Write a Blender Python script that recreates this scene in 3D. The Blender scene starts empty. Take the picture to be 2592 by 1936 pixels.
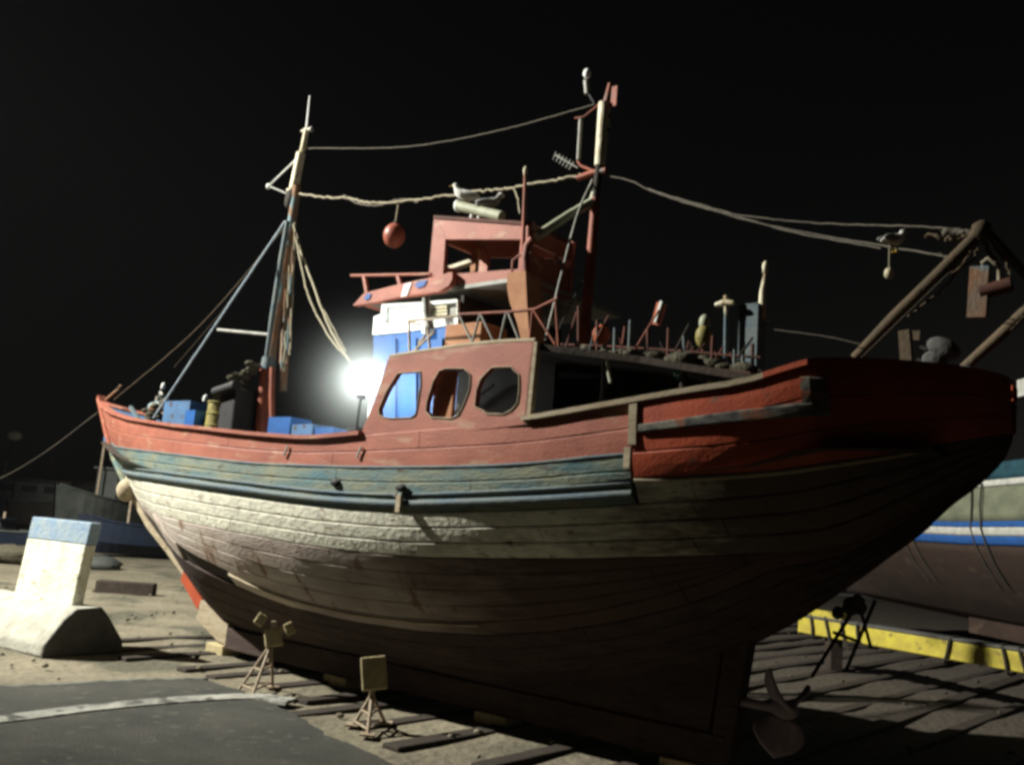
import bpy, bmesh, math, random
import numpy as np
from mathutils import Vector, Matrix
from mathutils.geometry import tessellate_polygon
random.seed(7)
sc = bpy.context.scene
R_ = math.radians

# ------------------------------------------------------------------ camera
CAMH, PITCH, ROLL, FPX = 2.4, R_(9.1), R_(4.5), 2350.0
fw = Vector((0, math.cos(PITCH), math.sin(PITCH)))
r0 = Vector((1, 0, 0)); u0 = r0.cross(fw)
rt = r0 * math.cos(ROLL) + u0 * math.sin(ROLL)
up = rt.cross(fw)
camd = bpy.data.cameras.new('camera'); cam = bpy.data.objects.new('camera', camd)
sc.collection.objects.link(cam); sc.camera = cam
M = Matrix((rt, up, -fw)).transposed().to_4x4(); M.translation = (0, 0, CAMH)
cam.matrix_world = M
camd.sensor_fit = 'HORIZONTAL'; camd.sensor_width = 36.0; camd.lens = FPX / 2592 * 36.0
camd.clip_start = 0.1; camd.clip_end = 2000

# ------------------------------------------------------------------ world, sun, exposure
w = bpy.data.worlds.new('World'); sc.world = w; w.use_nodes = True
nt = w.node_tree; nt.nodes.clear()
sky = nt.nodes.new('ShaderNodeTexSky'); sky.sky_type = 'NISHITA'; sky.sun_disc = False
sky.sun_elevation = R_(2.0); sky.sun_rotation = R_(40)
bg = nt.nodes.new('ShaderNodeBackground'); bg.inputs['Strength'].default_value = 0.0007
hs = nt.nodes.new('ShaderNodeHueSaturation'); hs.inputs['Saturation'].default_value = 0.25
wo = nt.nodes.new('ShaderNodeOutputWorld')
nt.links.new(sky.outputs[0], hs.inputs['Color']); nt.links.new(hs.outputs[0], bg.inputs[0]); nt.links.new(bg.outputs[0], wo.inputs[0])
sd = bpy.data.lights.new('fill_sun', 'SUN'); sd.energy = 0.009; sd.angle = R_(12); sd.color = (1.0, .86, .78)  # weak fill added from behind the camera to lift the dark hull
so = bpy.data.objects.new('fill_sun', sd); sc.collection.objects.link(so)
so.rotation_euler = Vector((0.45, -0.75, 0.55)).to_track_quat('Z', 'Y').to_euler()

# quay floodlight on its high pole, out of frame to the left: the light that shows in every shadow
FLOOD = Vector((-23.0, 14.2, 18.5))
fd = bpy.data.lights.new('quay_floodlight', 'SPOT'); fd.energy = 88000; fd.color = (1.0, .98, .90); fd.spot_size = R_(107); fd.spot_blend = .5
fd.shadow_soft_size = 0.22
fo = bpy.data.objects.new('quay_floodlight', fd); sc.collection.objects.link(fo); fo.location = FLOOD
fo.rotation_euler = (-Vector((math.cos(R_(38)), math.sin(R_(38)), -.52))).to_track_quat('Z', 'Y').to_euler()

vs = sc.view_settings
vs.view_transform = 'Standard'; vs.look = 'None'; vs.exposure = 0.0; vs.gamma = 1.0; vs.use_curve_mapping = False
sc.render.engine = 'CYCLES'
cy = sc.cycles
cy.use_denoising = True; cy.max_bounces = 4; cy.diffuse_bounces = 3; cy.glossy_bounces = 2; cy.transmission_bounces = 3
cy.volume_bounces = 0; cy.volume_step_rate = 4; cy.pixel_filter_type = 'BLACKMAN_HARRIS'; cy.filter_width = 3.1
cy.sample_clamp_indirect = 4
# damp night air round the whole scene
HAZE = 0.00012

# ------------------------------------------------------------------ frames of reference
def ray(px, py): return fw + rt * ((px - 1296) / FPX) - up * ((py - 968) / FPX)
CO = Vector((0, 0, CAMH))
def onz(px, py, z=0.0):
    d = ray(px, py); return CO + d * ((z - CAMH) / d.z)
ANG = R_(-40)
E_ = Vector((math.cos(ANG), math.sin(ANG), 0)); N_ = Vector((E_.y, -E_.x, 0))
O_ = onz(560, 1605, 0.3); O_.z = 0
BM = Matrix.Rotation(ANG, 4, 'Z'); BM.translation = O_
def q(px, py, y=0.0):
    """the point of the boat's lengthwise plane at y metres to port, as boat coordinates (s, y, z)"""
    d = ray(px, py); t = (y - (CO - O_).dot(N_)) / d.dot(N_); p = CO + d * t - O_
    return (p.dot(E_), y, p.z)
def L(p): return Vector((p[0], -p[1], p[2]))          # boat (s, port, z) -> boat object space
def W(p): return BM @ L(p)

# ------------------------------------------------------------------ materials
def mat(name, c1, c2=None, scale=3.0, stretch=(1, 1, 1), rough=0.75, bump=0.0, bscale=None, c3=None, t3=0.6, s3=9.0,
        spec=0.3, metal=0.0, lo=0.35, hi=0.65, wave=None, st3=None, aft=None):
    m = bpy.data.materials.new(name); m.use_nodes = True
    n = m.node_tree; b = n.nodes['Principled BSDF']
    b.inputs['Roughness'].default_value = rough; b.inputs['Metallic'].default_value = metal
    b.inputs['Specular IOR Level'].default_value = spec
    tc = n.nodes.new('ShaderNodeTexCoord'); mp = n.nodes.new('ShaderNodeMapping'); mp.inputs['Scale'].default_value = stretch
    n.links.new(tc.outputs['Object'], mp.inputs['Vector'])
    c2 = c2 or tuple(x * 0.6 for x in c1)
    no = n.nodes.new('ShaderNodeTexNoise'); no.inputs['Scale'].default_value = scale; no.inputs['Detail'].default_value = 8
    no.inputs['Roughness'].default_value = 0.62
    n.links.new(mp.outputs[0], no.inputs['Vector'])
    cr = n.nodes.new('ShaderNodeValToRGB')
    cr.color_ramp.elements[0].position = lo; cr.color_ramp.elements[0].color = (*c1, 1)
    cr.color_ramp.elements[1].position = hi; cr.color_ramp.elements[1].color = (*c2, 1)
    n.links.new(no.outputs['Fac'], cr.inputs[0]); out = cr.outputs[0]
    if c3:
        mp3 = n.nodes.new('ShaderNodeMapping'); mp3.inputs['Scale'].default_value = st3 or stretch; mp3.inputs['Location'].default_value = (5, 3, 1)
        n.links.new(tc.outputs['Object'], mp3.inputs['Vector'])
        n3 = n.nodes.new('ShaderNodeTexNoise'); n3.inputs['Scale'].default_value = s3; n3.inputs['Detail'].default_value = 6
        n.links.new(mp3.outputs[0], n3.inputs['Vector'])
        r3 = n.nodes.new('ShaderNodeValToRGB'); r3.color_ramp.elements[0].position = t3; r3.color_ramp.elements[1].position = t3 + .07
        mx = n.nodes.new('ShaderNodeMix'); mx.data_type = 'RGBA'
        n.links.new(n3.outputs['Fac'], r3.inputs[0]); n.links.new(r3.outputs[0], mx.inputs['Factor'])
        n.links.new(out, mx.inputs['A']); mx.inputs['B'].default_value = (*c3, 1); out = mx.outputs['Result']
    if aft:   # darker colour taking over towards +x with a ragged border: shade painted in
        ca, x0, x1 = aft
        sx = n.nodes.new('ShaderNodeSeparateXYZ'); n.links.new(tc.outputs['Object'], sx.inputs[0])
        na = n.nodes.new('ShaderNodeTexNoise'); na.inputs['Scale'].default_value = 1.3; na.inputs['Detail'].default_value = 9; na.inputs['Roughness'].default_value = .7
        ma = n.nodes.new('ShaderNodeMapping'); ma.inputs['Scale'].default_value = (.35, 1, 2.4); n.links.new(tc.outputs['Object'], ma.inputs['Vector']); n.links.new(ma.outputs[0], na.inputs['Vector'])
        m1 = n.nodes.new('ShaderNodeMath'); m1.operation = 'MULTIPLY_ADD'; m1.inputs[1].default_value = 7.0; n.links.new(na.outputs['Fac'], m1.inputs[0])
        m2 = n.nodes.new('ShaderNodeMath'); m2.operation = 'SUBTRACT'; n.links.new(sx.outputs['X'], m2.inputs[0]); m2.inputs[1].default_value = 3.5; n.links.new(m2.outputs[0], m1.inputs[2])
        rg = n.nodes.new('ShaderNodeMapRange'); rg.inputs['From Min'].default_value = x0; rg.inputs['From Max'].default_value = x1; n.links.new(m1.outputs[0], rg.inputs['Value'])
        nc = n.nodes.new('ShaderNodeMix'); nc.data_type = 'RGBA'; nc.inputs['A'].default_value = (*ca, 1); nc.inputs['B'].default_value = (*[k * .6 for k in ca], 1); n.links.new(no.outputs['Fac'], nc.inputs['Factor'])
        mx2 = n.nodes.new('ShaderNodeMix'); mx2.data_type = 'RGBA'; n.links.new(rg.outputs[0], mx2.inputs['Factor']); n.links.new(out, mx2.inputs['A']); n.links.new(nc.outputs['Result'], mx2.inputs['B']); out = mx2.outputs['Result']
    n.links.new(out, b.inputs['Base Color'])
    if bump:
        nb = n.nodes.new('ShaderNodeTexNoise'); nb.inputs['Scale'].default_value = bscale or scale * 5; nb.inputs['Detail'].default_value = 5
        n.links.new(mp.outputs[0], nb.inputs['Vector'])
        bp = n.nodes.new('ShaderNodeBump'); bp.inputs['Strength'].default_value = 1.0; bp.inputs['Distance'].default_value = bump
        n.links.new(nb.outputs['Fac'], bp.inputs['Height']); n.links.new(bp.outputs[0], b.inputs['Normal'])
    return m
def emit(name, c, s):
    m = bpy.data.materials.new(name); m.use_nodes = True; n = m.node_tree
    b = n.nodes['Principled BSDF']; b.inputs['Base Color'].default_value = (*c, 1)
    b.inputs['Emission Color'].default_value = (*c, 1); b.inputs['Emission Strength'].default_value = s
    return m
m_red = mat('faded_red_paint', (.36, .12, .075), (.27, .085, .055), 2.2, (1, 1, 2.2), .6, .006, 30, c3=(.38, .20, .13), t3=.60, s3=3.4, st3=(.5, 1, 2.0))
m_red2 = mat('deep_red_paint', (.42, .075, .028), (.30, .055, .025), 2.5, (1, 1, 1), .55, .004, 30, c3=(.16, .09, .06), t3=.64, s3=4)
m_teal = mat('peeling_teal_paint', (.085, .17, .19), (.25, .25, .16), 2.3, (.55, 1, 2.6), .75, .012, 22, c3=(.10, .085, .06), t3=.60, s3=6, st3=(.5, 1, 4))
m_tealdark = mat('worn_dark_teal', (.07, .11, .14), (.13, .15, .13), 3, (.5, 1, 2), .7, .008, 20)
m_white = mat('flaking_white_paint', (.74, .73, .58), (.52, .50, .41), 5, (1, 1, 1.6), .85, .015, 12, c3=(.26, .19, .12), t3=.61, s3=8, st3=(.7, 1, 2.5), aft=((.10, .075, .055), 7.9, 9.9))  # aft: white darkened towards the stern, its dimness painted into the colour
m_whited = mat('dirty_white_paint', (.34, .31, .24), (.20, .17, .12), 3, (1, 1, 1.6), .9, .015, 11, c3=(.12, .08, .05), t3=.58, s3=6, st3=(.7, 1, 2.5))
m_low = mat('stained_bottom_paint', (.58, .52, .45), (.42, .34, .29), 1.6, (.5, 1, 1.5), .85, .012, 25, c3=(.27, .17, .11), t3=.60, s3=2.6, st3=(1.8, 1, .7), aft=((.085, .05, .04), 2.6, 7.4))  # aft: the lower hull's falling light painted in as dark brown
m_mid = mat('stained_brown_bottom', (.20, .15, .11), (.13, .08, .055), 1.8, (.5, 1, 1.5), .88, .012, 25, c3=(.26, .22, .17), t3=.60, s3=3, st3=(.7, 1, 2))
m_anti = mat('dark_antifouling', (.036, .022, .018), (.06, .04, .03), 3, (.5, 1, 2), .85, .012, 25, c3=(.03, .018, .015), t3=.55)
m_pale = mat('bare_pale_timber', (.42, .36, .25), (.28, .22, .14), 6, (.5, 1, 3), .85, .008, 30)
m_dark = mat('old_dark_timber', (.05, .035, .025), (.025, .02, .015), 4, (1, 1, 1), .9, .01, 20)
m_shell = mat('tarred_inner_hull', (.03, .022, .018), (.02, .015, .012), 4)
m_in = mat('blue_bulwark_paint', (.06, .15, .30), (.05, .10, .18), 5, c3=(.06, .04, .03), t3=.6)
m_blue = mat('blue_cabin_paint', (.012, .10, .34), (.010, .075, .24), 4, (1, 1, 2), .5, .004, 20, c3=(.03, .06, .12), t3=.64, s3=5)
m_wh = mat('white_cabin_paint', (.82, .83, .78), (.72, .74, .70), 5, rough=.5)
m_cream = mat('cream_mast_paint', (.72, .68, .50), (.42, .36, .22), 9, (1, 1, .4), .6, .01, 14, c3=(.25, .12, .05), t3=.62)
m_mast = mat('rusty_mast', (.26, .12, .05), (.16, .13, .10), 4, (1, 1, .5), .8, .01, 25, c3=(.14, .22, .24), t3=.55, s3=3, st3=(1, 1, .6))
m_mred = mat('red_oxide_pipe', (.30, .075, .035), (.16, .05, .03), 5, (1, 1, .6), .6, c3=(.09, .15, .14), t3=.63, s3=2)
m_grey = mat('galvanised_pipe', (.34, .34, .30), (.20, .20, .17), 6, (1, 1, 1), .55)
m_green = mat('grey_green_pipe', (.40, .42, .30), (.28, .29, .2), 5, rough=.6)
m_rope = mat('pale_rope', (.42, .38, .27), (.24, .21, .14), 30, rough=.95)
m_ropeb = mat('blue_white_rope', (.55, .62, .66), (.30, .42, .52), 20, rough=.95)
m_stay = mat('weathered_stay_rope', (.17, .15, .12), (.10, .09, .07), 30, rough=.95)
m_gantry = mat('rusty_gantry_steel', (.13, .09, .05), (.09, .07, .045), 4, rough=.85, bump=.01)
m_dimred = mat('dimmed_brown_red', (.12, .04, .025), (.07, .03, .02), 5, rough=.8)  # darker red-brown: the dim light on the after deck put into the colour
m_foot = mat('mottled_grey_concrete', (.42, .42, .35), (.28, .27, .22), 3, rough=.95, bump=.02, bscale=12, c3=(.6, .6, .5), t3=.6, s3=2)  # greyer than the wall standing on it
m_roped = mat('dark_rope', (.06, .05, .04), (.03, .03, .025), 30, rough=.95)
m_tan = mat('tan_plywood', (.40, .20, .10), (.30, .13, .06), 5, rough=.8)
m_black = mat('black_rubber', (.02, .02, .02), (.012, .012, .012), 6, rough=.7)
m_orange = mat('orange_buoy_skin', (.50, .12, .035), (.35, .08, .03), 5, rough=.5)
m_buoy = mat('faded_red_buoy_skin', (.42, .13, .08), (.26, .075, .05), 4, rough=.45, c3=(.14, .05, .03), t3=.6)
m_yellow = mat('yellow_plastic', (.30, .25, .07), (.20, .17, .05), 6, rough=.6, c3=(.12, .10, .03), t3=.58)
m_beam = mat('yellow_steel_beam', (.52, .44, .05), (.36, .29, .05), 4, rough=.55, c3=(.16, .12, .04), t3=.62, s3=6)
m_gull = mat('white_feathers', (.72, .72, .66), (.6, .6, .55), 20, rough=.9)
m_gullg = mat('grey_feathers', (.30, .30, .28), (.22, .22, .21), 20, rough=.9)
m_beak = mat('yellow_beak', (.5, .35, .05), (.4, .25, .04), 20)
m_conc = mat('whitewashed_concrete', (.78, .78, .64), (.56, .54, .42), 3, (1, 1, 1), .9, .02, 18, c3=(.36, .33, .25), t3=.62, s3=5)
m_concb = mat('blue_painted_concrete', (.20, .29, .40), (.30, .36, .38), 5, rough=.9, bump=.015, bscale=18)
m_concg = mat('dark_grey_concrete', (.10, .098, .09), (.065, .065, .06), 5, rough=.95, bump=.02, bscale=20)  # kept dark so the barrier's end looks unlit
m_kerb = mat('worn_white_kerb', (.34, .34, .29), (.15, .15, .13), 2.5, rough=.95, bump=.02, bscale=15, c3=(.07, .07, .06), t3=.52, s3=4)
m_line = mat('faded_road_paint', (.17, .17, .14), (.06, .06, .05), 5, rough=.95, bump=.01, bscale=20, c3=(.05, .05, .04), t3=.55, s3=3)
m_asph = mat('tarmac', (.036, .038, .032), (.062, .06, .048), 1.2, rough=.95, bump=.02, bscale=60, c3=(.08, .08, .062), t3=.60, s3=7)
m_sand = mat('trodden_sandy_dirt', (.20, .175, .12), (.12, .105, .072), .7, rough=1.0, bump=.06, bscale=7, c3=(.085, .08, .055), t3=.57, s3=.55, aft=((.085, .07, .052), .8, 5.5))  # darker earth towards +x, with the boat's shadow painted in
m_steel = mat('rusty_steel_stand', (.36, .30, .22), (.22, .16, .10), 10, rough=.7)
m_wood = mat('yellowish_softwood_block', (.46, .39, .22), (.34, .28, .15), 8, rough=.9, bump=.01)
m_sleeper = mat('tarred_sleeper', (.045, .034, .024), (.025, .02, .015), 6, rough=.9, bump=.01)
m_bronze = mat('dull_bronze', (.34, .27, .29), (.22, .17, .18), 5, rough=.6)
m_water = mat('harbour_water', (.01, .012, .015), (.012, .014, .018), 1, rough=.15, bump=.05, bscale=2)
m_net = mat('fishing_net', (.10, .09, .06), (.05, .045, .03), 14, rough=1, bump=.05, bscale=20)
m_glass = mat('dark_window_glass', (.02, .025, .03), (.015, .02, .02), 3, rough=.1, spec=.6)
m_nb_g = mat('pale_green_hull_paint', (.17, .18, .12), (.11, .12, .08), 3, (1, .5, 1), .7)
m_nb_b = mat('bright_blue_stripe', (.02, .09, .30), (.018, .07, .22), 4, rough=.6)
m_nb_w = mat('white_stripe', (.5, .5, .45), (.34, .34, .30), 5, rough=.7)
m_nb_r = mat('brown_bottom_paint', (.042, .025, .018), (.028, .018, .013), 2.5, (1, .5, 1), .85, c3=(.06, .04, .028), t3=.6, s3=2)
m_nb_t = mat('teal_cabin_paint', (.015, .06, .08), (.01, .035, .05), 3, rough=.7)
m_bg1 = mat('pale_far_hull', (0.062, 0.068, 0.060), (0.036, 0.040, 0.036), 1.5)
m_bg2 = mat('blue_far_hull', (0.005, 0.013, 0.029), (0.004, 0.007, 0.016), 1.5)
m_bg3 = mat('brown_far_hull', (0.036, 0.031, 0.022), (0.022, 0.018, 0.013), 1.5)
m_name = mat('weathered_name_board', (.20, .19, .15), (.035, .035, .04), 6, (1, 1, 1.4), .85, c3=(.22, .09, .05), t3=.58, s3=5)
m_bulb = emit('lit_lamp_globe', (.93, 1.0, .97), 60.0)

# ------------------------------------------------------------------ mesh building
class MB:
    def __init__(s): s.v = []; s.f = []; s.sm = []
    def add(s, vs_, fs, smooth=False):
        o = len(s.v); s.v += [tuple(x) for x in vs_]; s.f += [tuple(i + o for i in f) for f in fs]; s.sm += [smooth] * len(fs)
        return s
    def box(s, c, d, rot=None):
        x, y, z = (k / 2 for k in d); c = Vector(c)
        vs_ = [Vector((a * x, b * y, e * z)) for a in (-1, 1) for b in (-1, 1) for e in (-1, 1)]
        if rot is not None: vs_ = [rot @ p for p in vs_]
        return s.add([c + p for p in vs_], [(0, 1, 3, 2), (4, 6, 7, 5), (0, 4, 5, 1), (2, 3, 7, 6), (0, 2, 6, 4), (1, 5, 7, 3)])
    def bar(s, a, b, wd, hd=None, upv=(0, 0, 1)):
        a = Vector(a); b = Vector(b); d = (b - a); ln = d.length; d.normalize(); hd = hd or wd
        u = Vector(upv)
        if abs(d.dot(u)) > .98: u = Vector((1, 0, 0))
        sd_ = d.cross(u).normalized(); u = sd_.cross(d)
        rot = Matrix((d, sd_, u)).transposed()
        return s.box((a + b) / 2, (ln, wd, hd), rot)
    def tube(s, pts, r, n=8, cap=True):
        pts = [Vector(p) for p in pts]; rs = r if isinstance(r, (list, tuple)) else [r] * len(pts); vs_ = []; pu = None
        for i, p in enumerate(pts):
            d = (pts[min(i + 1, len(pts) - 1)] - pts[max(i - 1, 0)]).normalized()
            if pu is None: pu = Vector((0, 0, 1)) if abs(d.z) < .9 else Vector((1, 0, 0))
            a = d.cross(pu).normalized(); pu = a.cross(d).normalized()
            for k in range(n):
                t = 2 * math.pi * k / n; vs_.append(p + a * (math.cos(t) * rs[i]) + pu * (math.sin(t) * rs[i]))
        fs = [(i * n + k, i * n + (k + 1) % n, (i + 1) * n + (k + 1) % n, (i + 1) * n + k) for i in range(len(pts) - 1) for k in range(n)]
        s.add(vs_, fs, True)
        if cap: s.add([vs_[k] for k in range(n)], [tuple(range(n))[::-1]]); s.add(vs_[-n:], [tuple(range(n))])
        return s
    def ell(s, c, r, nu=14, nv=9, rot=None, jit=0):
        c = Vector(c); r = (r, r, r) if not isinstance(r, (tuple, list)) else r; vs_ = []
        for j in range(nv + 1):
            ph = math.pi * j / nv
            for i in range(nu):
                th = 2 * math.pi * i / nu
                k = 1 + (random.uniform(-jit, jit) if jit else 0)
                p = Vector((r[0] * math.sin(ph) * math.cos(th), r[1] * math.sin(ph) * math.sin(th), r[2] * math.cos(ph))) * k
                if rot is not None: p = rot @ p
                vs_.append(c + p)
        fs = [(j * nu + i, (j + 1) * nu + i, (j + 1) * nu + (i + 1) % nu, j * nu + (i + 1) % nu) for j in range(nv) for i in range(nu)]
        return s.add(vs_, fs, True)
    def prism(s, outer, holes, a, b, fn):
        """polygon with holes in two coordinates, given depth from a to b; fn(u, v, depth) -> point"""
        loops = [outer] + holes
        flat = [p for lp in loops for p in lp]
        tri = tessellate_polygon([[Vector((p[0], p[1], 0)) for p in lp] for lp in loops])
        n = len(flat)
        vs_ = [fn(p[0], p[1], a) for p in flat] + [fn(p[0], p[1], b) for p in flat]
        fs = [tuple(t) for t in tri] + [tuple(i + n for i in t)[::-1] for t in tri]
        o = 0
        for lp in loops:
            k = len(lp); fs += [(o + i, o + (i + 1) % k, o + (i + 1) % k + n, o + i + n) for i in range(k)]; o += k
        return s.add(vs_, fs)
    def build(s, name, m, parent=None, bevel=0, **props):
        me = bpy.data.meshes.new(name); me.from_pydata(s.v, [], s.f); me.materials.append(m)
        bm_ = bmesh.new(); bm_.from_mesh(me)
        bmesh.ops.recalc_face_normals(bm_, faces=bm_.faces[:])
        for f, k in zip(bm_.faces, s.sm): f.smooth = k
        bm_.to_mesh(me); bm_.free()
        o = bpy.data.objects.new(name, me); sc.collection.objects.link(o)
        if parent is not None: o.parent = parent
        if bevel:
            md = o.modifiers.new('bevel', 'BEVEL'); md.width = bevel; md.segments = 2; md.limit_method = 'ANGLE'
        for k, v in props.items(): o[k] = v
        return o
def root(name, M_, label, cat, group=None):
    o = bpy.data.objects.new(name, None); sc.collection.objects.link(o); o.matrix_world = M_
    o.empty_display_size = .3; o['label'] = label; o['category'] = cat
    if group: o['group'] = group
    return o
def at_boat(p, rz=0.0, tilt=None):
    """placement whose origin is boat point p and whose axes are the boat's, turned by rz"""
    T = Matrix.Translation(W(p)) @ Matrix.Rotation(ANG + rz, 4, 'Z')
    return T @ tilt if tilt else T
def sag(a, b, d, n=18, wob=0.0):
    a = Vector(a); b = Vector(b); out = []
    for i in range(n + 1):
        t = i / n; p = a.lerp(b, t); p.z -= d * 4 * t * (1 - t)
        if wob and 0 < i < n: p += Vector((random.uniform(-wob, wob), random.uniform(-wob, wob), random.uniform(-wob, wob)))
        out.append(p)
    return out

# ------------------------------------------------------------------ the ground
def sheet(name, pts, z, m, thick=0, sub=None, **props):
    b = MB(); b.prism(pts, [], z, z - max(thick, .02), lambda u, v, d: Vector((u, v, d)))
    return b.build(name, m, **props)
g = MB(); NX, NY = 110, 90
xs = [-260 + 520 * (i / NX) for i in range(NX + 1)]
xs = sorted(set([-260, -160, -100, -70] + [round(-50 + i * .7, 2) for i in range(int(100 / .7))] + [60, 80, 120, 260]))
ys = sorted(set([-30, -10, 0] + [round(3 + i * .5, 2) for i in range(70)] + [40, 44, 50, 56, 62]))
def gh(x, y):
    if not (-30 < x < 40 and 4 < y < 38): return 0
    return .035 * math.sin(x * 1.3 + 1.7 * math.sin(y * .7)) * math.sin(y * 1.1 + x * .3) + random.uniform(-.012, .012)
gv = [(x, y, gh(x, y) - .03) for y in ys for x in xs]; nx = len(xs)
g.add(gv, [(j * nx + i, j * nx + i + 1, (j + 1) * nx + i + 1, (j + 1) * nx + i) for j in range(len(ys) - 1) for i in range(nx - 1)], True)
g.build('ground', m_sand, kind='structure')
sheet('harbour_water', [(-600, 62), (600, 62), (600, 900), (-600, 900)], -1.2, m_water, kind='structure')
sheet('quay_edge', [(-260, 61.6), (260, 61.6), (260, 62.2), (-260, 62.2)], .12, m_concg, 1.5, kind='structure')
# raised tarmac in the foreground, its edge running beside the slipway sleepers
pav = [(-40, 6.0), (-10.5, 10.8), (-7.4, 11.3), (-5.9, 12.05), (-4.9, 12.95), (-4.05, 13.6), (-3.5, 13.1), (-2.63, 12.15), (-1.62, 10.6), (-.9, 9.8), (.8, 7.4), (3, 2), (3, -20), (-40, -20)]
_pv = []
for i, p in enumerate(pav):
    p2 = pav[(i + 1) % len(pav)]; nn_ = max(1, int(math.dist(p, p2) / .18)) if 1 <= i <= 8 else 1
    for k in range(nn_):
        t_ = k / nn_; _pv.append((p[0] * (1 - t_) + p2[0] * t_ + random.uniform(-.05, .05), p[1] * (1 - t_) + p2[1] * t_ + random.uniform(-.05, .05)))
pav = _pv
sheet('tarmac_pavement', pav, .045, m_asph, .2, kind='structure')
def strip(pts, wd, h, m, name, **pr):
    b = MB(); n = len(pts); top = []
    for i, p in enumerate(pts):
        p = Vector((*p, 0)); a = Vector((*pts[max(i - 1, 0)], 0)); c = Vector((*pts[min(i + 1, n - 1)], 0)); d = (c - a).normalized()
        s_ = Vector((-d.y, d.x, 0)) * wd / 2
        top += [p + s_ + Vector((0, 0, .02)), p + s_ * .85 + Vector((0, 0, h)), p - s_ * .85 + Vector((0, 0, h)), p - s_ + Vector((0, 0, .02))]
    fs = [(i * 4 + k, i * 4 + k + 1, i * 4 + 5 + k, i * 4 + 4 + k) for i in range(n - 1) for k in range(3)]
    fs += [(0, 1, 2, 3), tuple(4 * (n - 1) + k for k in (3, 2, 1, 0))]
    b.add(top, fs); return b.build(name, m, **pr)
def smooth_line(pts, n=40):
    p = np.array(pts, float); t = np.arange(len(p)); tt = np.linspace(0, len(p) - 1, n)
    out = []
    for x in tt:
        i = min(int(x), len(p) - 2); f_ = x - i
        p0 = p[max(i - 1, 0)]; p1 = p[i]; p2 = p[i + 1]; p3 = p[min(i + 2, len(p) - 1)]
        out.append(tuple(.5 * (2 * p1 + (p2 - p0) * f_ + (2 * p0 - 5 * p1 + 4 * p2 - p3) * f_ ** 2 + (3 * p1 - p0 - 3 * p2 + p3) * f_ ** 3)))
    return out
strip(smooth_line([(-9.0, 8.6), (-6.4, 9.3), (-5.2, 10.1), (-4.5, 11.1), (-3.75, 11.95), (-3.03, 12.5), (-2.5, 12.45)]), .38, .062, m_kerb, 'kerb', kind='structure')
strip(smooth_line([(-10.5, 10.8), (-7.4, 11.3), (-5.9, 12.0), (-4.9, 12.95), (-3.95, 13.6)]), .16, .049, m_line, 'painted_line', kind='structure')
# slipway sleepers laid square to the keel
slp = []
for i in range(15):
    s_ = -1.75 + i * .92 + random.uniform(-.12, .12); y1 = 1.25 + random.uniform(-.25, .5) + .06 * s_; y0 = -24
    b = MB(); b.box((0, 0, 0), (.24 + random.uniform(-.03, .04), y1 - y0, .2))
    o = b.build('slipway_sleeper', m_sleeper, bevel=.02)
    o.matrix_world = Matrix.Translation(W((s_, (y0 + y1) / 2, -.088 + random.uniform(-.012, .012)))) @ Matrix.Rotation(ANG + random.uniform(-.012, .012), 4, 'Z')
    slp.append(o)
    o['category'] = 'sleeper'; o['group'] = 'sleepers of the slipway under the hull'
    o['label'] = 'tarred slipway sleeper, ' + ('farthest forward', 'second', 'third', 'fourth', 'fifth', 'sixth', 'seventh', 'eighth', 'ninth', 'tenth', 'eleventh', 'twelfth', 'thirteenth', 'fourteenth', 'fifteenth')[i] + (' of all beyond the bow' if i == 0 else ' counted from the bow end')
# loose stones on the sand
b = MB()
for i in range(420):
    x, y = random.uniform(-13, 14), random.uniform(9, 30); r = random.uniform(.015, .06)
    b.ell((x, y, r * .3), (r, r * random.uniform(.6, 1), r * .6), 6, 4, jit=.15)
b.build('loose_gravel', m_sand, kind='stuff')

# ------------------------------------------------------------------ hull shape of the fishing boat
def ip(x, pts): return float(np.interp(x, [p[0] for p in pts], [p[1] for p in pts]))
def ipm(x, pts, wd=.55):
    wd = min(wd, max(x + 5.42, 0), max(12.12 - x, 0))
    return float(np.mean(np.interp(np.linspace(x - wd, x + wd, 7), [p[0] for p in pts], [p[1] for p in pts])))
S0, S1 = -5.42, 12.12
def bb(s):
    t = min(max((s - S0) / 8.0, 0), 1); b = 2.05 * (1 - (1 - t) ** 1.65)
    if s > 6: b *= 1 - .12 * ((s - 6) / 5.) ** 2
    if s > 10.9:
        k = min((s - 10.9) / (S1 - 10.9), 1); b *= max(1 - k * (.70 + .30 * k), 0) ** .56
    return b
KP = [(-5.42, 4.43), (-4.95, 3.80), (-4.49, 3.27), (-3.7, 2.66), (-2.75, 1.98), (-2.0, 1.60), (-1.34, 1.25), (-.6, .74), (.1, .46), (1, .42), (5.6, .42), (6.6, .50), (7.6, .68), (8.6, .95), (9.55, 1.32),
      (10.27, 1.84), (10.75, 2.15), (11.2, 2.62), (11.7, 3.0), (12.0, 3.28), (S1, 3.6)]
SHP = [(-5.42, 4.43), (-4.64, 4.27), (-3.2, 4.03), (-1.43, 3.8), (.69, 3.6), (3.17, 3.42), (4.39, 3.36), (5.5, 3.42), (8, 3.56), (9.9, 3.82), (10.37, 3.87),
       (10.55, 3.92), (10.75, 4.02), (11.2, 4.07), (S1, 4.12)]
RTP = [(-5.42, 3.80), (-4.13, 3.47), (-2, 3.33), (.27, 3.20), (3.25, 3.03), (5.63, 3.02), (7.54, 3.07), (8.49, 3.15), (9.2, 3.25)]
RBP = [(8.5, 2.97), (9.2, 3.0), (10, 3.06), (11, 3.22), (S1, 3.66)]
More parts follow.
